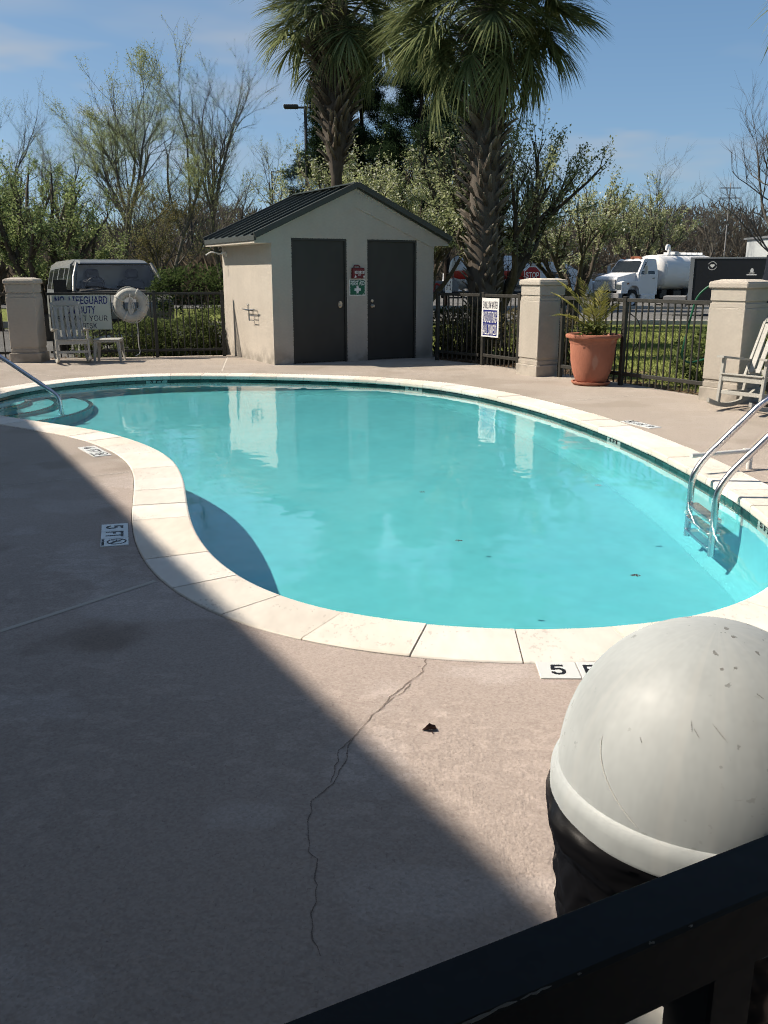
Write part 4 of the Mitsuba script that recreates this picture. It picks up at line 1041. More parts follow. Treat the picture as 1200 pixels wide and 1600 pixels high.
def palm(seed, x, y, top, label, rb, r_low, r_top, boot0, nf=34, bs=1.0, fs=1.0, nb=170, lowest=-1.0, lean=(0, 0)):
    g = np.random.default_rng(seed); z0 = float(H(x, y))-.1
    k = thing('palm_tree', label, 'palm tree', 'palms around the pool')
    zs = np.linspace(z0, top, 14); uu = (zs-z0)/(top-z0)
    ctr = np.c_[x+lean[0]*uu, y+lean[1]*uu, zs]
    rr = r_low+(r_top-r_low)*np.clip((zs-boot0)/.6, 0, 1); rr[0] *= 1.3
    add(k, 'trunk', tube(ctr, rr, 14), 'm_palm_bark', True)
    nrow = max(1, nb//9); i = 0
    for row in range(nrow):
        z = boot0+(top-.15-boot0)*row/nrow
        for c in range(9):
            if g.uniform() < .06: continue
            az = (c+.5*(row % 2))*2*PI/9+g.uniform(-.1, .1)+row*.11
            u = (z-z0)/(top-z0); R = np.interp(z, zs, rr)*.94
            p = (x+lean[0]*u+R*math.cos(az), y+lean[1]*u+R*math.sin(az), z+g.uniform(-.05, .05))
            s = bs*g.uniform(.8, 1.25)*(.62+.45*np.clip((z-boot0)/(top-boot0)*1.5, 0, 1))
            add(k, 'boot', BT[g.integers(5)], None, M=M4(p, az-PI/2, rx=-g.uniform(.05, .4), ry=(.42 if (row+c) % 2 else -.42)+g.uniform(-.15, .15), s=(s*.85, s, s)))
    cx, cy = x+lean[0], y+lean[1]
    for i in range(nf):
        el = lowest+(1.35-lowest)*((i+.5)/nf)**.85+g.uniform(-.1, .1); az = i*2.39996+g.uniform(-.2, .2)
        var = 3 if el < -.4 else int(g.integers(0, 3))
        add(k, 'frond', FR[var], None, M=M4((cx+.10*math.cos(az), cy+.10*math.sin(az), top+.05+.25*(i/nf)), az, ry=-el, rx=g.uniform(-.3, .3), s=fs*g.uniform(.9, 1.12)))
    # brown fibre and old stalks below the crown
    add(k, 'fibre', tube([(cx, cy, top-.5), (cx, cy, top-.1), (cx, cy, top+.45)], [r_top*1.05, r_top*1.1, r_top*.45], 12), 'm_palm_bark', True)
    return k
palm(91, 1.83, 17.25, 6.0, 'nearer palm with a thick shaggy boot-covered trunk right of the pool house', .5, .20, .27, .7, nf=96, bs=1.0, fs=.95, nb=290, lowest=-.72)
palm(92, -1.10, 22.0, 7.1, 'farther palm rising behind the pool house with a bare lower trunk', .5, .13, .34, 3.95, nf=74, bs=1.35, fs=.92, nb=180, lowest=-.65)
palm(93, 7.0, 13.2, 6.3, 'palm outside the view whose leaf tips hang into the top right corner', .5, .2, .3, 2.0, nf=26, bs=1.2, fs=1.05, nb=90, lowest=-.55)

# shrubs and hedges ---------------------------------------------
def shrub(seed, cx, cy, rx, ry, h, n, label, ls, cols, name='shrub', cat_='shrub', group=None, boxy=2.0, z0=None, rot=0.):
    g = np.random.default_rng(seed); z0 = float(H(cx, cy)) if z0 is None else z0
    k = thing(name, label, cat_, group)
    d = rdir(n, g); rad = g.uniform(.55, 1, n)**.45
    q = np.sign(d)*np.abs(d)**(2/boxy)
    lump = .78+.5*meshkit.fbm(d*2.6+seed, 3, seed)
    p = q*(rad*lump)[:, None]
    keep = meshkit.fbm(p*3.1+seed*3, 3, seed+1) > .36
    p, d2 = p[keep], d[keep]; m = len(p)
    c = np.c_[p[:, 0]*rx, p[:, 1]*ry, (p[:, 2]*.5+.5)*h]
    R = rotz(rot)[:3, :3]; c = c@R.T+[cx, cy, z0]
    lm, lc = leafcloud([leafquads(c, rdir(m, g)+d2*.7, Z3, ls*g.uniform(.6, 1.3, m), ls*.55, tint(m, cols[0], cols[1], g), g)])
    kk = add(k, 'foliage', lm, 'm_leaf', color=lc); labels[kk] = {'kind': 'stuff'}
    st = []
    for i in range(22):
        a = g.uniform(0, 2*PI); e = np.array([math.cos(a)*rx*.7*g.uniform(.2, 1), math.sin(a)*ry*.7*g.uniform(.2, 1), h*g.uniform(.5, .85)])@R.T
        b = np.array([e[0]*.35, e[1]*.35, 0])
        st.append(tube(bend([b+[cx, cy, z0-.05], (b+e)/2+[cx+.04, cy, z0], e+[cx, cy, z0]], .1, 3), [.012]*4+[.005], 4) if False else tube([b+[cx, cy, z0-.05], (b*.4+e*.6)+[cx+.03, cy, z0], e+[cx, cy, z0]], [.014, .010, .005], 4))
    kk = add(k, 'stem', cat(st), 'm_bark'); labels[kk] = {'kind': 'stuff'}
    return k
GD = ((.025, .045, .016), (.09, .125, .045)); GM = ((.06, .085, .03), (.16, .20, .075)); GB = ((.07, .065, .032), (.18, .155, .08))
shrub(101, -4.05, 19.6, 1.0, .75, 2.05, 9000, 'tall dark glossy clipped hedge bush beside the pool house', .085, GD, 'hedge_bush', 'hedge', boxy=3.2)
for i, (x, y, r, h, cs, lb) in enumerate([(-5.3, 18.1, .85, .95, GM, 'low green shrub behind the fence under the life ring'), (-4.1, 18.0, .8, 1.0, GM, 'low green shrub behind the fence in front of the tall hedge bush'), (-3.35, 18.0, .6, 1.05, GM, 'low green shrub tucked against the pool house wall'), (-4.7, 17.75, .6, 1.0, GM, 'low green shrub behind the throw line of the life ring'), (-3.75, 17.75, .5, .95, GM, 'low green shrub behind the right end of the left fence'),
        (1.55, 17.0, .55, .95, GB, 'brownish low shrub at the foot of the nearer palm'), (2.3, 16.1, .6, .92, GB, 'brownish low shrub behind the no diving sign'), (2.95, 15.3, .5, .85, GB, 'brownish low shrub behind the middle pillar'),
        (4.75, 12.9, .62, .8, GM, 'rounded green shrub behind the fence left of the large pillar'), (5.3, 12.1, .5, .75, GM, 'rounded green shrub behind the large right pillar'), (1.2, 17.6, .5, .9, GD, 'dark low shrub between the pool house and the nearer palm')]):
    shrub(110+i, x, y, r, r*.8, h, 3600, lb, .065, cs, group='low shrubs along the fences')
# lawn
g = np.random.default_rng(77); n = 46000
gxx, gyy = g.uniform(2.8, 16, n), g.uniform(11.5, 31, n)
kp = ((gxx-2.75)*.907+(gyy-13.83)*.42 > .55) & (g.uniform(0, 1, n) < np.clip(1.5-(gyy-12)/18, .25, 1))
gxx, gyy = gxx[kp], gyy[kp]; n = len(gxx)
c = np.c_[gxx, gyy, H(gxx, gyy)-.01]
d = g.normal(0, .45, (n, 3)); d[:, 2] = 1
lm, lc = leafcloud([leafquads(c, d, np.array([.3, 1, .1]), g.uniform(.05, .11, n), .014, tint(n, (.11, .15, .035), (.25, .27, .09), g), g)])
add(None, 'grass', lm, 'm_leaf', color=lc); labels['grass'] = {'kind': 'stuff', 'label': 'short green lawn grass behind the right fence', 'category': 'grass'}
# fallen leaves in the beds
n = 5200
lx = np.r_[g.uniform(-9, -3.1, n//2), g.uniform(.9, 6.5, n-n//2)]
ly = np.where(lx < 0, 16.85+.243*(lx+4.2)+g.uniform(.0, 1.5, n), np.where(lx < 2.6, 16.5-(lx-.95)*1.2+g.uniform(.0, 1.4, n), 14.0-(lx-2.75)*2.16+g.uniform(.1, 1.2, n)))
c = np.c_[lx, ly, H(lx, ly)+g.uniform(-.005, .03, n)]
lm, lc = leafcloud([leafquads(c, np.c_[g.normal(0, 1, (n, 2)), g.normal(0, .25, n)], Z3+.3, g.uniform(.05, .10, n), .04, tint(n, (.07, .04, .025), (.36, .27, .19), g), g)])
add(None, 'fallen_leaves', lm, 'm_leaf', color=lc); labels['fallen_leaves'] = {'kind': 'stuff', 'label': 'brown fallen leaves and straw on the beds along the fences', 'category': 'leaves'}
# far wood: twiggy brown thicket with some green
def wood(key, xs, ys, hs, n, cols, label, seed):
    g = np.random.default_rng(seed)
    x = g.uniform(*xs, n); y = g.uniform(*ys, n)
    hh = hs*(.5+.9*meshkit.fbm(np.stack([x*.09, y*.05, x*0], -1), 4, seed))
    z = hh*g.uniform(0, 1, n)**.8
    d = g.normal(0, .42, (n, 3)); d[:, 2] = g.uniform(.4, 1.3, n)
    L = g.uniform(1.0, 3.4, n); z = np.maximum(z-L*.5, 0)
    m, c = leafcloud([leafquads(np.c_[x, y, z-.2], d, np.array([0, 1., .2]), L, .13, tint(n, *cols, g)*g.uniform(.7, 1.2, (n, 1)), g)])
    add(None, key, m, 'm_leaf', color=c); labels[key] = {'kind': 'stuff', 'label': label, 'category': 'woods'}
wood('far_wood', (-110, 130), (112, 138), 8.5, 75000, ((.08, .07, .056), (.18, .16, .13)), 'far brown leafless wood along the horizon', 201)
wood('green_thicket', (-70, -4), (70, 84), 3.0, 9000, ((.08, .085, .055), (.18, .18, .12)), 'greenish brown thicket behind the van and the tall bare trees', 202)
wood('brush', (-24, -5), (52, 58), 2.8, 6000, ((.08, .068, .052), (.17, .14, .105)), 'reddish brown brush behind the tall hedge bush', 203)

# ------------------------------------------------------------------ street things
def lamp(name, x, y, h, label, arms, r=.09):
    k = thing(name, label, 'lamp post', 'parking lot lamp posts'); z0 = float(H(x, y))-.1
    add(k, 'pole', tube([(x, y, z0), (x, y, z0+.3), (x, y, z0+h)], [r*1.3, r, r*.8], 10), 'm_pole', 40)
    for a in arms:
        add(k, 'lamp_head', cat([box(x+min(0, a*.5), x+max(0, a*.5), y-.05, y+.05, z0+h-.1, z0+h-.02), box(x+(a*.35 if a > 0 else a*1.05), x+(a*1.05 if a > 0 else a*.35), y-.2, y+.2, z0+h-.10, z0+h+.06, .03)]), 'm_pole')
    return k
lamp('lamp_post', -3.65, 45, 9.35, 'tall dark lamp post with a twin head in front of the pine', (-.95, .5))
lamp('lamp_post', -10.6, 90, 11.2, 'distant thin lamp post with one arm to the right, left of the pool house roof', (1.4,))
lamp('lamp_post', -12.3, 60, 10.2, 'grey lamp mast standing among the tall bare trees', (.6,), .08)
up_ = thing('utility_pole', 'far wooden utility pole with crossarms over the black trailer', 'utility pole')
add(up_, 'pole', tube([(36.5, 100, -.3), (36.5, 100, 10.8)], [.07, .06], 8), 'm_far_wood')
for z in (8.6, 7.6): add(up_, 'crossarm', box(35.4, 37.6, 99.95, 100.05, z+1.6, z+1.7), 'm_far_wood')
sg = thing('stop_sign', 'red octagonal STOP sign showing above the middle pillar', 'traffic sign')
oc = [(.375*math.cos(PI/8+i*PI/4)/math.cos(PI/8), .375*math.sin(PI/8+i*PI/4)/math.cos(PI/8)) for i in range(8)]
SZ = 1.45
SMX = M4((6.72, 42, SZ)) @ UP
add(sg, 'rim', tr(extr(oc, .004, 0), SMX), 'm_signw')
add(sg, 'face', tr(extr([(a*.93, b*.93) for a, b in oc], .003, .0035), SMX), 'm_stop')
add(sg, 'lettering', tr(text('STOP', .25, .60).apply_translation((0, 0, .006)), SMX), 'm_signw')
add(sg, 'post', tube([(6.72, 42.05, -.4), (6.72, 42.05, 2.2)], .035, 8), 'm_alu')
add(sg, 'street_plate', box(6.37, 7.1, 42.02, 42.04, 1.95, 2.12), 'm_pole')
ns = thing('small_sign', 'small white upright sign with dark marks beside the pool house corner', 'sign')
add(ns, 'panel', box(2.52, 2.80, 38.0, 38.02, .75, 1.32), 'm_signw')
add(ns, 'marks', tr(cat([text('I', .32, .03).apply_translation((-.07, 0, 0)), text('I', .32, .03).apply_translation((.07, 0, 0)), text('H', .07, .10)]), M4((2.66, 37.99, 1.04)) @ UP), 'm_navy')
add(ns, 'post', tube([(2.66, 38.05, -.3), (2.66, 38.05, .8)], .03, 8), 'm_alu')
bd = thing('far_building', 'pale grey far building wall over the black trailer', 'building')
add(bd, 'wall', box(32.6, 44, 78, 84, -.3, 4.45), 'm_wall_far')
add(bd, 'roof', box(32.4, 44.3, 77.7, 84.3, 4.45, 4.62), 'm_alu')
hs_ = thing('garden_hose', 'green garden hose looped over the fence beside the large pillar', 'hose')
add(hs_, 'hose', tube(bend([(4.30, 11.5, 1.36), (4.16, 11.75, 1.38), (4.02, 11.85, 1.22), (3.96, 11.86, .9), (3.90, 11.9, .45), (4.0, 11.9, .36), (4.25, 11.9, .42), (4.4, 11.8, .6)], .12, 6), .014, 8), 'm_hose', 40)

# ------------------------------------------------------------------ vehicles
def wheel(k, x, y, z, r, w, B, dual=False):
    """wheel with axle along local y"""
    wk = newkey(k+'__wheel')
    tp_ = [(r*.60, -w/2), (r*.93, -w/2), (r, -w*.36), (r, w*.36), (r*.93, w/2), (r*.60, w/2), (r*.60, -w/2)]
    scene[wk] = mikit.ply(tr(lathe(tp_, 24), B @ M4((x, y, z), rx=PI/2)), 'm_rubber', 40)
    add(wk, 'rim', tr(lathe([(0, -w*.30), (r*.2, -w*.34), (r*.35, -w*.22), (r*.60, -w*.40), (r*.60, w*.40), (r*.35, w*.22), (r*.2, w*.34), (0, w*.30)], 20), B @ M4((x, y, z), rx=PI/2)), 'm_grey' if r < .45 else 'm_car_white', 40)
def panel_side(poly, y, t, B, wfn=None):
    m = extr(Polygon(poly), t)
    m.apply_transform(np.array([[1, 0, 0, 0], [0, 0, -1, 0], [0, 1, 0, 0], [0, 0, 0, 1.]]))   # x,z plane, thickness towards -y
    if y > 0: m.apply_scale([1, -1, 1]); m.invert()
    m = m.subdivide() if wfn else m
    v = np.array(m.vertices)
    if wfn: v[:, 1] = np.sign(y)*(wfn(v[:, 0], v[:, 2])+np.abs(v[:, 1])-.0*t)
    else: v[:, 1] = v[:, 1]+y
    return tr(VF(v, m.faces), B)
def shell(prof2, wfn, B, maxl=.16):
    """solid of the side outline prof2 (x, z) whose half width at (x, z) is wfn"""
    m = extr(Polygon(prof2), 2.0, -1.0)
    v, f = trimesh.remesh.subdivide_to_size(m.vertices, m.faces, maxl)
    v = np.array(v); X_, Z_, S = v[:, 0].copy(), v[:, 1].copy(), v[:, 2].copy()
    v[:, 0], v[:, 1], v[:, 2] = X_, S*wfn(X_, Z_), Z_
    m = VF(v, f); m.merge_vertices(); trimesh.repair.fix_normals(m)
    return tr(m, B)

# van: x to the rear, nose at x = 0
def van():
    k = thing('parked_van', 'silver grey full-size passenger van parked behind the lifeguard fence', 'van')
    B = M4((-5.2, 18.75, -.32), math.radians(116))
    hw = lambda x, z: (1.0-.17*np.clip((z-1.25)/.8, 0, 1)**1.4-.13*np.clip((z-2.02)/.12, 0, 1))*(1-.10*np.clip((.5-x)/.5, 0, 1)**2)
    pr2 = [(0.0, .42), (.0, 1.15), (.06, 1.26), (.75, 1.42), (.86, 1.46), (1.93, 1.46), (1.93, 2.10), (2.2, 2.13), (5.2, 2.11), (5.42, 2.0), (5.5, 1.2), (5.5, .42), (4.75, .40), (4.6, .62), (4.35, .74), (4.05, .74), (3.8, .62), (3.65, .40), (1.5, .40), (1.38, .62), (1.15, .74), (.85, .74), (.62, .62), (.5, .40)]
    add(k, 'body', shell(pr2, hw, B), 'm_car_silver', 30)
    add(k, 'cab_roof', tr(hull([(1.34, y*.74, 2.0) for y in (-1, 1)]+[(1.36, y*.70, 2.05) for y in (-1, 1)]+[(1.55, y*.68, 2.10) for y in (-1, 1)]+[(1.94, y*.72, 2.115) for y in (-1, 1)]+[(1.94, y*.80, 2.0) for y in (-1, 1)]), B), 'm_car_silver', 30)
    for sy in (-1, 1):
        add(k, 'screen_pillar', tr(tube([(.88, sy*.93, 1.46), (1.12, sy*.88, 1.75), (1.37, sy*.77, 2.03)], .045, 8), B), 'm_car_silver', True)
        add(k, 'front_seat', tr(cat([box(1.62, 1.80, sy*.42-.25, sy*.42+.25, 1.2, 1.70, .05), box(1.64, 1.78, sy*.42-.13, sy*.42+.13, 1.72, 1.92, .04)]), B), 'm_seat')
    add(k, 'dashboard', tr(hull([(.93, -.80, 1.47), (.93, .80, 1.47), (1.25, -.78, 1.53), (1.25, .78, 1.53), (1.3, -.78, 1.45), (1.3, .78, 1.45)]), B), 'm_seat')
    add(k, 'steering_wheel', tr(torus(.18, .016, 24, 6), B @ M4((1.36, .42, 1.60), PI/2, rx=-.6)), 'm_black', True)
    # windscreen lying on the raked front
    def ws(u, v, o=.006):
        x = .90+.435*v; z = 1.505+.495*v; w = float(hw(x, min(z, 2.0)))-.07
        return [x-o*.75-.055*(1-u*u), u*w, z+o*.66+.03*(1-u*u)*v*(1-v)]
    n = 14; vv = np.array([[ws(-1+2*i/n, j/4, .012-.05*(2*i/n-1)**2*0) for j in range(5)] for i in range(n+1)]).reshape(-1, 3)
    f = [[i*5+j, i*5+j+1, (i+1)*5+j+1] for i in range(n) for j in range(4)]+[[i*5+j, (i+1)*5+j+1, (i+1)*5+j] for i in range(n) for j in range(4)]
    add(k, 'windscreen', tr(VF(vv, f), B), 'm_pane', True)
    ed = [ws(-1, 0, .02), ws(-1, 1, .02), ws(1, 1, .02), ws(1, 0, .02), ws(-1, 0, .02)]
    add(k, 'screen_seal', tr(tube(ed, .014, 6, False), B), 'm_rubber')
    for s in (-.55, .18): add(k, 'wiper', tr(tube([ws(s, -.04, .02), ws(s+.38, .10, .03), ws(s+.62, .08, .03)], .010, 6), B), 'm_black')
    for sy in (-1, 1):
        for poly in ([(1.08, 1.50), (1.46, 1.92), (1.80, 1.94), (1.80, 1.50)], [(1.92, 1.46), (1.92, 1.94), (2.52, 1.95), (2.52, 1.46)], [(2.66, 1.46), (2.66, 1.95), (3.55, 1.95), (3.55, 1.46)], [(3.7, 1.46), (3.7, 1.94), (4.5, 1.93), (4.5, 1.46)], [(4.65, 1.46), (4.65, 1.92), (5.3, 1.90), (5.34, 1.46)]):
            add(k, 'side_window', panel_side(poly, sy, .006, B, hw), 'm_glass')
        add(k, 'window_bar', panel_side([(1.80, 1.46), (1.80, 2.0), (1.93, 2.0), (1.93, 1.46)], sy, .004, B, hw), 'm_car_silver')
        add(k, 'mirror', tr(cat([hull([(x, sy*yy, zz) for x, dy in ((1.0, 0), (1.13, .03)) for yy in (1.06+dy, 1.32-dy) for zz in (1.40+dy, 1.70-dy)]), box(1.06, 1.12, min(sy*.92, sy*1.1), max(sy*.92, sy*1.1), 1.44, 1.50)]), B), 'm_black')
        add(k, 'headlight', tr(box(-.015, .05, min(sy*.60, sy*.86), max(sy*.60, sy*.86), .74, .92, .01), B), 'm_chrome')
        add(k, 'door_line', panel_side([(1.84, .5), (1.84, 1.92), (1.855, 1.92), (1.855, .5)], sy, .003, B, hw), 'm_rubber')
        add(k, 'trim_strip', panel_side([(.3, .78), (5.4, .78), (5.4, .84), (.3, .84)], sy, .01, B, hw), 'm_black')
        for x in (1.0, 4.2): wheel(k, x, sy*.82, .37, .37, .24, B)
    add(k, 'grille', tr(box(-.02, .04, -.56, .56, .70, .94, .01), B), 'm_black')
    add(k, 'bumper', tr(box(-.12, .10, -.98, .98, .42, .62, .04), B), 'm_chrome')
    add(k, 'roof_rack', tr(cat([box(1.75, 5.1, -.62, -.58, 2.075, 2.10), box(1.75, 5.1, .58, .62, 2.075, 2.10)]), B), 'm_car_silver')
van()

def tank_truck():
    k = thing('tank_truck', 'white tank truck with square hood and rounded tank facing left across the road', 'truck')
    B = M4((11.15, 46.6, -.2), math.radians(36), s=.95)
    # hood and cab: x back, nose at 0
    add(k, 'hood', tr(hull([(0, -.78, .95), (0, .78, .95), (0.02, -.74, 1.52), (0.02, .74, 1.52), (.1, -.72, 1.62), (.1, .72, 1.62), (1.45, -.82, 1.86), (1.45, .82, 1.86), (1.45, -.85, .95), (1.45, .85, .95)]), B), 'm_car_white', 20)
    cab = hull([(1.42, -1.0, .72), (1.42, 1.0, .72), (1.42, -1.0, 1.80), (1.42, 1.0, 1.80), (1.98, -.86, 2.52), (1.98, .86, 2.52), (2.15, -.85, 2.58), (2.15, .85, 2.58), (2.95, -.88, 2.56), (2.95, .88, 2.56), (3.05, -1.0, 1.8), (3.05, 1.0, 1.8), (3.05, -1.0, .72), (3.05, 1.0, .72)])
    add(k, 'cab', tr(cab, B), 'm_car_white', 20)
    for sy in (-1, 1):
        a, b = sorted((sy*.78, sy*1.08))
        fen = extr(Polygon([(.02, 1.05), (.02, 1.36), (.25, 1.42), (1.5, 1.42), (1.62, 1.3), (1.62, .75), (1.52, .75), (1.42, 1.06), (1.2, 1.20), (.85, 1.20), (.62, 1.06), (.52, .80), (.02, .80)]), b-a)
        fen.apply_transform(np.array([[1, 0, 0, 0], [0, 0, 1, a], [0, 1, 0, 0], [0, 0, 0, 1.]])); fen.fix_normals()
        add(k, 'fender', tr(fen, B), 'm_car_white')
        wf = lambda x, z: 1.0-.14*np.clip((z-1.8)/.75, 0, 1)
        add(k, 'side_window', panel_side([(1.62, 1.78), (2.06, 2.40), (2.16, 2.40), (2.16, 1.78)], sy, .006, B, wf), 'm_glass')
        add(k, 'side_window', panel_side([(2.22, 1.78), (2.22, 2.42), (2.78, 2.42), (2.78, 1.78)], sy, .006, B, wf), 'm_glass')
        add(k, 'door', panel_side([(1.58, .82), (1.58, 1.74), (2.86, 1.74), (2.86, .82)], sy, .012, B, wf), 'm_car_white')
        add(k, 'door_handle', tr(box(2.6, 2.76, min(sy*1.01, sy*1.04), max(sy*1.01, sy*1.04), 1.55, 1.59), B), 'm_black')
        add(k, 'mirror', tr(cat([box(1.68, 1.74, min(sy*1.16, sy*1.36), max(sy*1.16, sy*1.36), 1.78, 2.22, .01), tube([(1.8, sy*1.0, 1.75), (1.72, sy*1.25, 1.72), (1.72, sy*1.25, 2.3), (1.9, sy*.98, 2.35)], .014, 6)]), B), 'm_chrome')
        add(k, 'headlight', tr(box(-.03, .04, min(sy*.74, sy*1.04), max(sy*.74, sy*1.04), 1.02, 1.26, .01), B), 'm_chrome')
        add(k, 'marker_lamp', tr(box(.45, .60, min(sy*1.075, sy*1.10), max(sy*1.075, sy*1.10), 1.26, 1.34), B), 'm_amber')
        add(k, 'fuel_tank', tr(box(1.7, 2.9, min(sy*.6, sy*1.04), max(sy*.6, sy*1.04), .42, .74, .03), B), 'm_car_white')
        wheel(k, 1.02, sy*.90, .50, .50, .28, B)
        wheel(k, 5.9, sy*.80, .50, .50, .5, B)
        wheel(k, 7.1, sy*.80, .50, .50, .5, B)
    add(k, 'grille', tr(box(-.025, .06, -.70, .70, 1.02, 1.50, .005), B), 'm_grey')
    for i in range(8):
        add(k, 'grille_bar', tr(box(-.05, -.02, -.69, .69, 1.04+.06*i, 1.078+.06*i), B), 'm_car_white')
    add(k, 'windscreen', tr(VF([(1.50, -.86, 1.86), (1.50, .86, 1.86), (1.93, .76, 2.42), (1.93, -.76, 2.42)] + np.array([-.075, 0, .04]), [[0, 1, 2], [0, 2, 3]]), B), 'm_glass')
    add(k, 'bumper', tr(box(-.16, .14, -1.08, 1.08, .52, .82, .02), B), 'm_grey')
    for y in (-.55, 0, .55): add(k, 'roof_lamp', tr(box(2.0, 2.14, y-.07, y+.07, 2.57, 2.65, .01), B), 'm_amber')
    add(k, 'light_bar', tr(box(2.28, 2.45, -.32, .32, 2.58, 2.70, .02), B), 'm_amber')
    add(k, 'frame', tr(cat([box(1.2, 8.3, -.45, -.33, .58, .86), box(1.2, 8.3, .33, .45, .58, .86)] + [box(x, x+.15, -.9, .9, .78, .95) for x in (3.6, 5.0, 6.5, 7.9)]), B), 'm_black')
    a = np.linspace(0, 2*PI, 41)[:-1]
    secs = []
    for x, s in ((3.35, .02), (3.36, .5), (3.42, .80), (3.52, .93), (3.68, 1.), (8.2, 1.), (8.36, .93), (8.46, .80), (8.52, .5), (8.53, .02)):
        secs.append(np.c_[np.full(40, x), 1.14*s*np.sign(np.cos(a))*np.abs(np.cos(a))**.8, 1.86+.93*s*np.sign(np.sin(a))*np.abs(np.sin(a))**.8])
    tk = add(k, 'tank', tr(loft(secs), B), 'm_tank_white', 35)
    for x in (3.72, 5.9, 8.1):
        add(tk, 'band', tr(loft([np.c_[np.full(40, xx), 1.15*np.sign(np.cos(a))*np.abs(np.cos(a))**.8, 1.86+.94*np.sign(np.sin(a))*np.abs(np.sin(a))**.8] for xx in (x-.03, x+.03)], True, True), B), 'm_tank_white', 35)
    add(tk, 'walkway', tr(cat([box(4.6, 8.0, -.35, .35, 2.80, 2.84)]+[box(x, x+.04, -.38, .38, 2.84, 2.96) for x in np.arange(5.2, 8, .5)]), B), 'm_car_white')
    add(tk, 'manhole', tr(lathe([(0, 0), (.3, 0), (.3, .12), (.24, .18), (0, .2)], 20), B @ M4((5.6, 0, 2.82))), 'm_alu')
    add(tk, 'vent_pipe', tr(tube(bend([(4.9, -.2, 2.7), (4.9, -.2, 3.28), (4.3, -.5, 3.28), (4.25, -.52, 3.05)], .18, 6), .085, 10), B), 'm_car_white', 40)
    add(tk, 'pump', tr(cat([box(3.6, 4.2, -.8, -.3, .5, .95, .03), box(4.5, 5.2, -1.0, -.6, .45, .9, .03)]), B), 'm_black')
tank_truck()

def trailer():
    k = thing('cargo_trailer', 'long black enclosed cargo trailer with white emblems parked behind the large pillar', 'trailer')
    B = M4((12.62, 38.2, -.2), math.radians(-21))
    add(k, 'body', tr(box(0, 6.6, 0, 2.3, .55, 2.32, .015), B), 'm_trailer')
    add(k, 'corner_trim', tr(cat([box(-.03, .13, -.03, .02, .52, 2.30), box(-.035, .02, -.02, 2.3, .52, .62)]), B), 'm_alu')
    add(k, 'top_trim', tr(box(-.03, 6.63, -.025, 2.33, 2.30, 2.36), B), 'm_alu')
    add(k, 'hitch_box', tr(cat([box(-1.0, -.1, .2, 1.4, .35, .80, .02), beam((-1.7, 1.1, .5), (0, .3, .5), .1, .1), beam((-1.7, 1.1, .5), (0, 1.9, .5), .1, .1)]), B), 'm_grey')
    for x in (3.1, 4.0): wheel(k, x, .06, .34, .34, .2, B); 
    add(k, 'fender', tr(box(2.6, 4.5, -.08, .02, .62, .74, .01), B), 'm_alu')
    F_ = lambda m, x, z: tr(m, B @ M4((x, -.004, z)) @ UP)
    c1 = Point(0, 0).buffer(.17).difference(Point(0, 0).buffer(.152))
    c1 = c1.difference(Polygon([(-.3, -.03), (.3, -.03), (.3, .05), (-.3, .05)]))
    add(k, 'round_emblem', F_(cat([extr(q, .004) for q in c1.geoms]+[extr([(-.10, .02), (-.06, .06), (.06, .06), (.10, .02), (0, -.08)], .004)]), .83, 2.02), 'm_signw')
    add(k, 'tower_emblem', F_(cat([box(-.06, .06, -.02, .10, 0, .004), extr(Point(0, .10).buffer(.045), .0045), box(-.11, .11, -.055, -.035, 0, .004), text('HAULING', .05, .34).apply_translation((0, -.12, 0)) if False else box(-.19, .19, -.13, -.085, 0, .004)]), 2.35, 1.78), 'm_signw')
trailer()

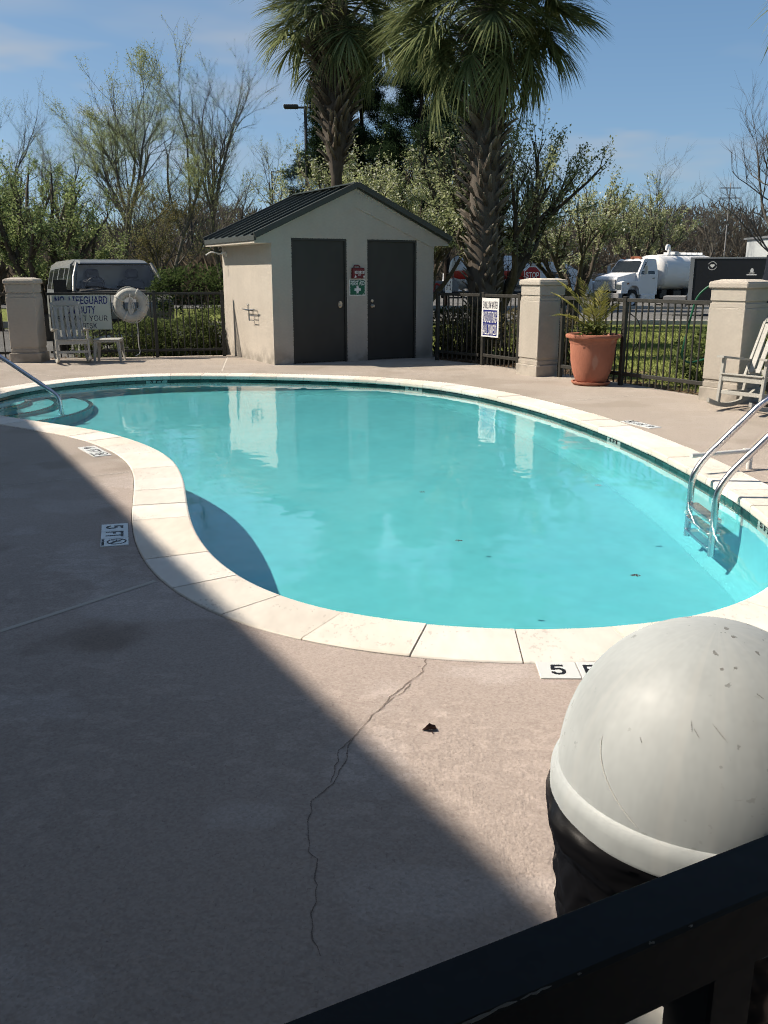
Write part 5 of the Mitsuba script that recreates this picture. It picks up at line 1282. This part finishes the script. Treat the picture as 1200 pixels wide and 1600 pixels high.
def gas_truck():
    k = thing('gas_tanker', 'white tanker with a broad red stripe parked behind the palm trunk', 'truck')
    B = M4((3.35, 47.3, -.2), math.radians(6))
    a = np.linspace(0, 2*PI, 41)[:-1]; r = .82
    def S(R, zc): return [np.c_[np.full(40, x), R*s*np.cos(a), zc+R*s*np.sin(a)] for x, s in ((0, .02), (.01, .4), (.08, .7), (.22, .9), (.42, 1.), (3.7, 1.), (3.9, .9), (4.04, .7), (4.11, .4), (4.12, .02))]
    tk = add(k, 'tank', tr(loft(S(r, 1.78)), B), 'm_tank_white', 35)
    st = [np.c_[np.full(13, x), -(r+.006)*s*np.cos(b), 1.78+(r+.006)*s*np.sin(b)] for x, s in ((.10, .73), (.22, .905), (.42, 1.003), (3.7, 1.003), (3.9, .905)) for b in [np.linspace(-.42, .10, 13)]]
    add(tk, 'red_stripe', tr(loft(np.array(st), False, False), B), 'm_redpaint', 35)
    add(tk, 'head_stripe', tr(loft(np.array([np.c_[np.full(21, x), (r+.008)*s*np.cos(b), 1.78+np.linspace(-.33, .09, 2)[q]+0*b] for x, s, q in ((.02, .72, 0), (.02, .72, 1)) for b in [np.linspace(PI*.55, PI*1.5, 21)]]), False, False), B), 'm_redpaint')
    add(k, 'hose_reel', tr(cat([tr(lathe([(0, -.2), (.42, -.2), (.42, -.15), (.2, -.14), (.2, .14), (.42, .15), (.42, .2), (0, .2)], 28), M4((-.05, -.5, 1.05), rx=PI/2))]), B), 'm_grey', 40)
    add(k, 'valves', tr(cat([tube(bend([(-.7, -.6, .8), (-.5, -.62, 1.1), (-.8, -.64, 1.25), (-.95, -.6, .85)], .1), .05, 8), box(-1.0, -.55, -.7, -.4, .7, .85)]), B), 'm_redpaint')
    add(k, 'deck', tr(box(-1.2, 4.4, -.95, .95, .70, .84), B), 'm_black')
    add(k, 'rear_cabinet', tr(box(-1.1, -.35, -.4, .8, .84, 1.35, .02), B), 'm_grey')
    add(k, 'cab', tr(hull([(4.5, -.98, .7), (4.5, .98, .7), (4.5, -.95, 2.2), (4.5, .95, 2.2), (4.6, -.9, 2.3), (4.6, .9, 2.3), (5.7, -.88, 2.28), (5.7, .88, 2.28), (6.3, -.98, 1.6), (6.3, .98, 1.6), (7.2, -.9, 1.45), (7.2, .9, 1.45), (7.3, -.9, .7), (7.3, .9, .7)]), B), 'm_car_white', 25)
    wf = lambda x, z: .985-.09*np.clip((z-1.6)/.7, 0, 1)
    for sy in (-1, 1): add(k, 'side_window', panel_side([(4.75, 1.55), (4.75, 2.12), (5.68, 2.12), (6.05, 1.62), (6.05, 1.55)], sy, .006, B, wf), 'm_glass')
    add(k, 'windscreen', tr(VF([(6.28, -.88, 1.66), (6.28, .88, 1.66), (5.78, .8, 2.24), (5.78, -.8, 2.24)] + np.array([.02, 0, .01]), [[0, 1, 2], [0, 2, 3]]), B), 'm_glass')
    add(k, 'door_stripe', panel_side([(4.52, 1.30), (4.52, 1.46), (5.2, 1.46), (5.2, 1.30)], -1, .01, B, wf), 'm_redpaint')
    for x in (1.6, 6.3):
        for sy in (-1, 1): wheel(k, x, sy*.8, .46, .46, .3, B)
gas_truck()

def car(x, y, ang, paint, label, kind='car', group='far parked cars', z=-.19, s=1.):
    k = thing('parked_car', label, 'car', group)
    B = M4((x, y, z), ang, s=s)
    hw = lambda X_, Z_: (.88-.16*np.clip((Z_-.85)/.55, 0, 1))*(1-.10*np.clip(np.abs(X_-2.2)/2.2, 0, 1)**4)
    if kind == 'suv': top = [(.75, 1.02), (1.35, 1.62), (1.7, 1.72), (3.9, 1.70), (4.25, 1.1)]; win = [[(1.18, 1.06), (1.52, 1.55), (2.35, 1.58), (2.35, 1.06)], [(2.45, 1.06), (2.45, 1.58), (3.85, 1.55), (4.0, 1.06)]]
    elif kind == 'pickup': top = [(.85, 1.05), (1.45, 1.62), (1.7, 1.72), (2.7, 1.70), (2.95, 1.1), (2.96, 1.02)]; win = [[(1.25, 1.08), (1.58, 1.58), (2.0, 1.6), (2.0, 1.08)], [(2.08, 1.08), (2.08, 1.6), (2.66, 1.58), (2.76, 1.08)]]
    else: top = [(1.0, .92), (1.65, 1.36), (2.0, 1.43), (3.0, 1.41), (3.65, 1.0)]; win = [[(1.4, .95), (1.82, 1.32), (2.35, 1.36), (2.35, .95)], [(2.42, .95), (2.42, 1.36), (3.0, 1.33), (3.5, .97)]]
    pr2 = [(0, .35), (0, .72), (.15, .84)]+top+[(4.4, .95), (4.45, .35), (3.98, .33), (3.88, .55), (3.65, .66), (3.42, .66), (3.2, .55), (3.1, .33), (1.33, .33), (1.23, .55), (1.0, .66), (.78, .66), (.55, .55), (.45, .33)]
    add(k, 'body', shell(pr2, hw, B, .3), paint, 30)
    for sy in (-1, 1):
        for w in win: add(k, 'side_window', panel_side(w, sy, .006, B, hw), 'm_glass')
        for xx in (.89, 3.54): wheel(k, xx, sy*.72, .32, .32, .2, B)
        add(k, 'tail_light', tr(box(4.40, 4.46, min(sy*.6, sy*.8), max(sy*.6, sy*.8), .72, .95, .01), B), 'm_lamp_red')
        add(k, 'headlight', tr(box(-.01, .06, min(sy*.5, sy*.78), max(sy*.5, sy*.78), .58, .72, .01), B), 'm_chrome')
    i0, i1 = top[0], top[1]
    wsv = [(i0[0]+.06, -.66, i0[1]+.05), (i0[0]+.06, .66, i0[1]+.05), (i1[0]-.03, .60, i1[1]-.03), (i1[0]-.03, -.60, i1[1]-.03)]
    add(k, 'windscreen', tr(VF(np.array(wsv)+[-.015, 0, .02], [[0, 1, 2], [0, 2, 3]]), B), 'm_glass')
    return k
for x, y, a, p, kd, lb in [(4.9, 66, 1.5, 'm_car_white', 'suv', 'white far car just right of the pool house corner'), (7.4, 68, 1.6, 'm_car_dark', 'car', 'dark far car beside the white one near the pool house'), (12.2, 70, 1.5, 'm_car_white', 'pickup', 'white far pickup right of the stop sign'),
        (14.9, 69, 1.6, 'm_car_white', 'suv', 'second white far car behind the leafing tree trunks'), (17.4, 71, 1.55, 'm_car_dark', 'suv', 'dark far car left of the white truck grille'), (16.2, 62.5, .1, 'm_car_blue', 'suv', 'blue far car beside the nose of the white tank truck'),
        (20.4, 70, 1.6, 'm_car_silver', 'car', 'silver far car behind the white tank truck'), (-13.5, 64, .2, 'm_car_white', 'suv', 'white far car glimpsed between the trunks behind the van'), (9.6, 69, 1.5, 'm_car_silver', 'suv', 'silver far car hidden mostly by the stop sign')]:
    car(x, y, a, p, lb, kd)
car(11.35, 25.0, math.radians(246), 'm_car_dark', 'dark pickup with red tail light showing past the edge of the large right pillar', 'pickup', None, -.19, 1.25)
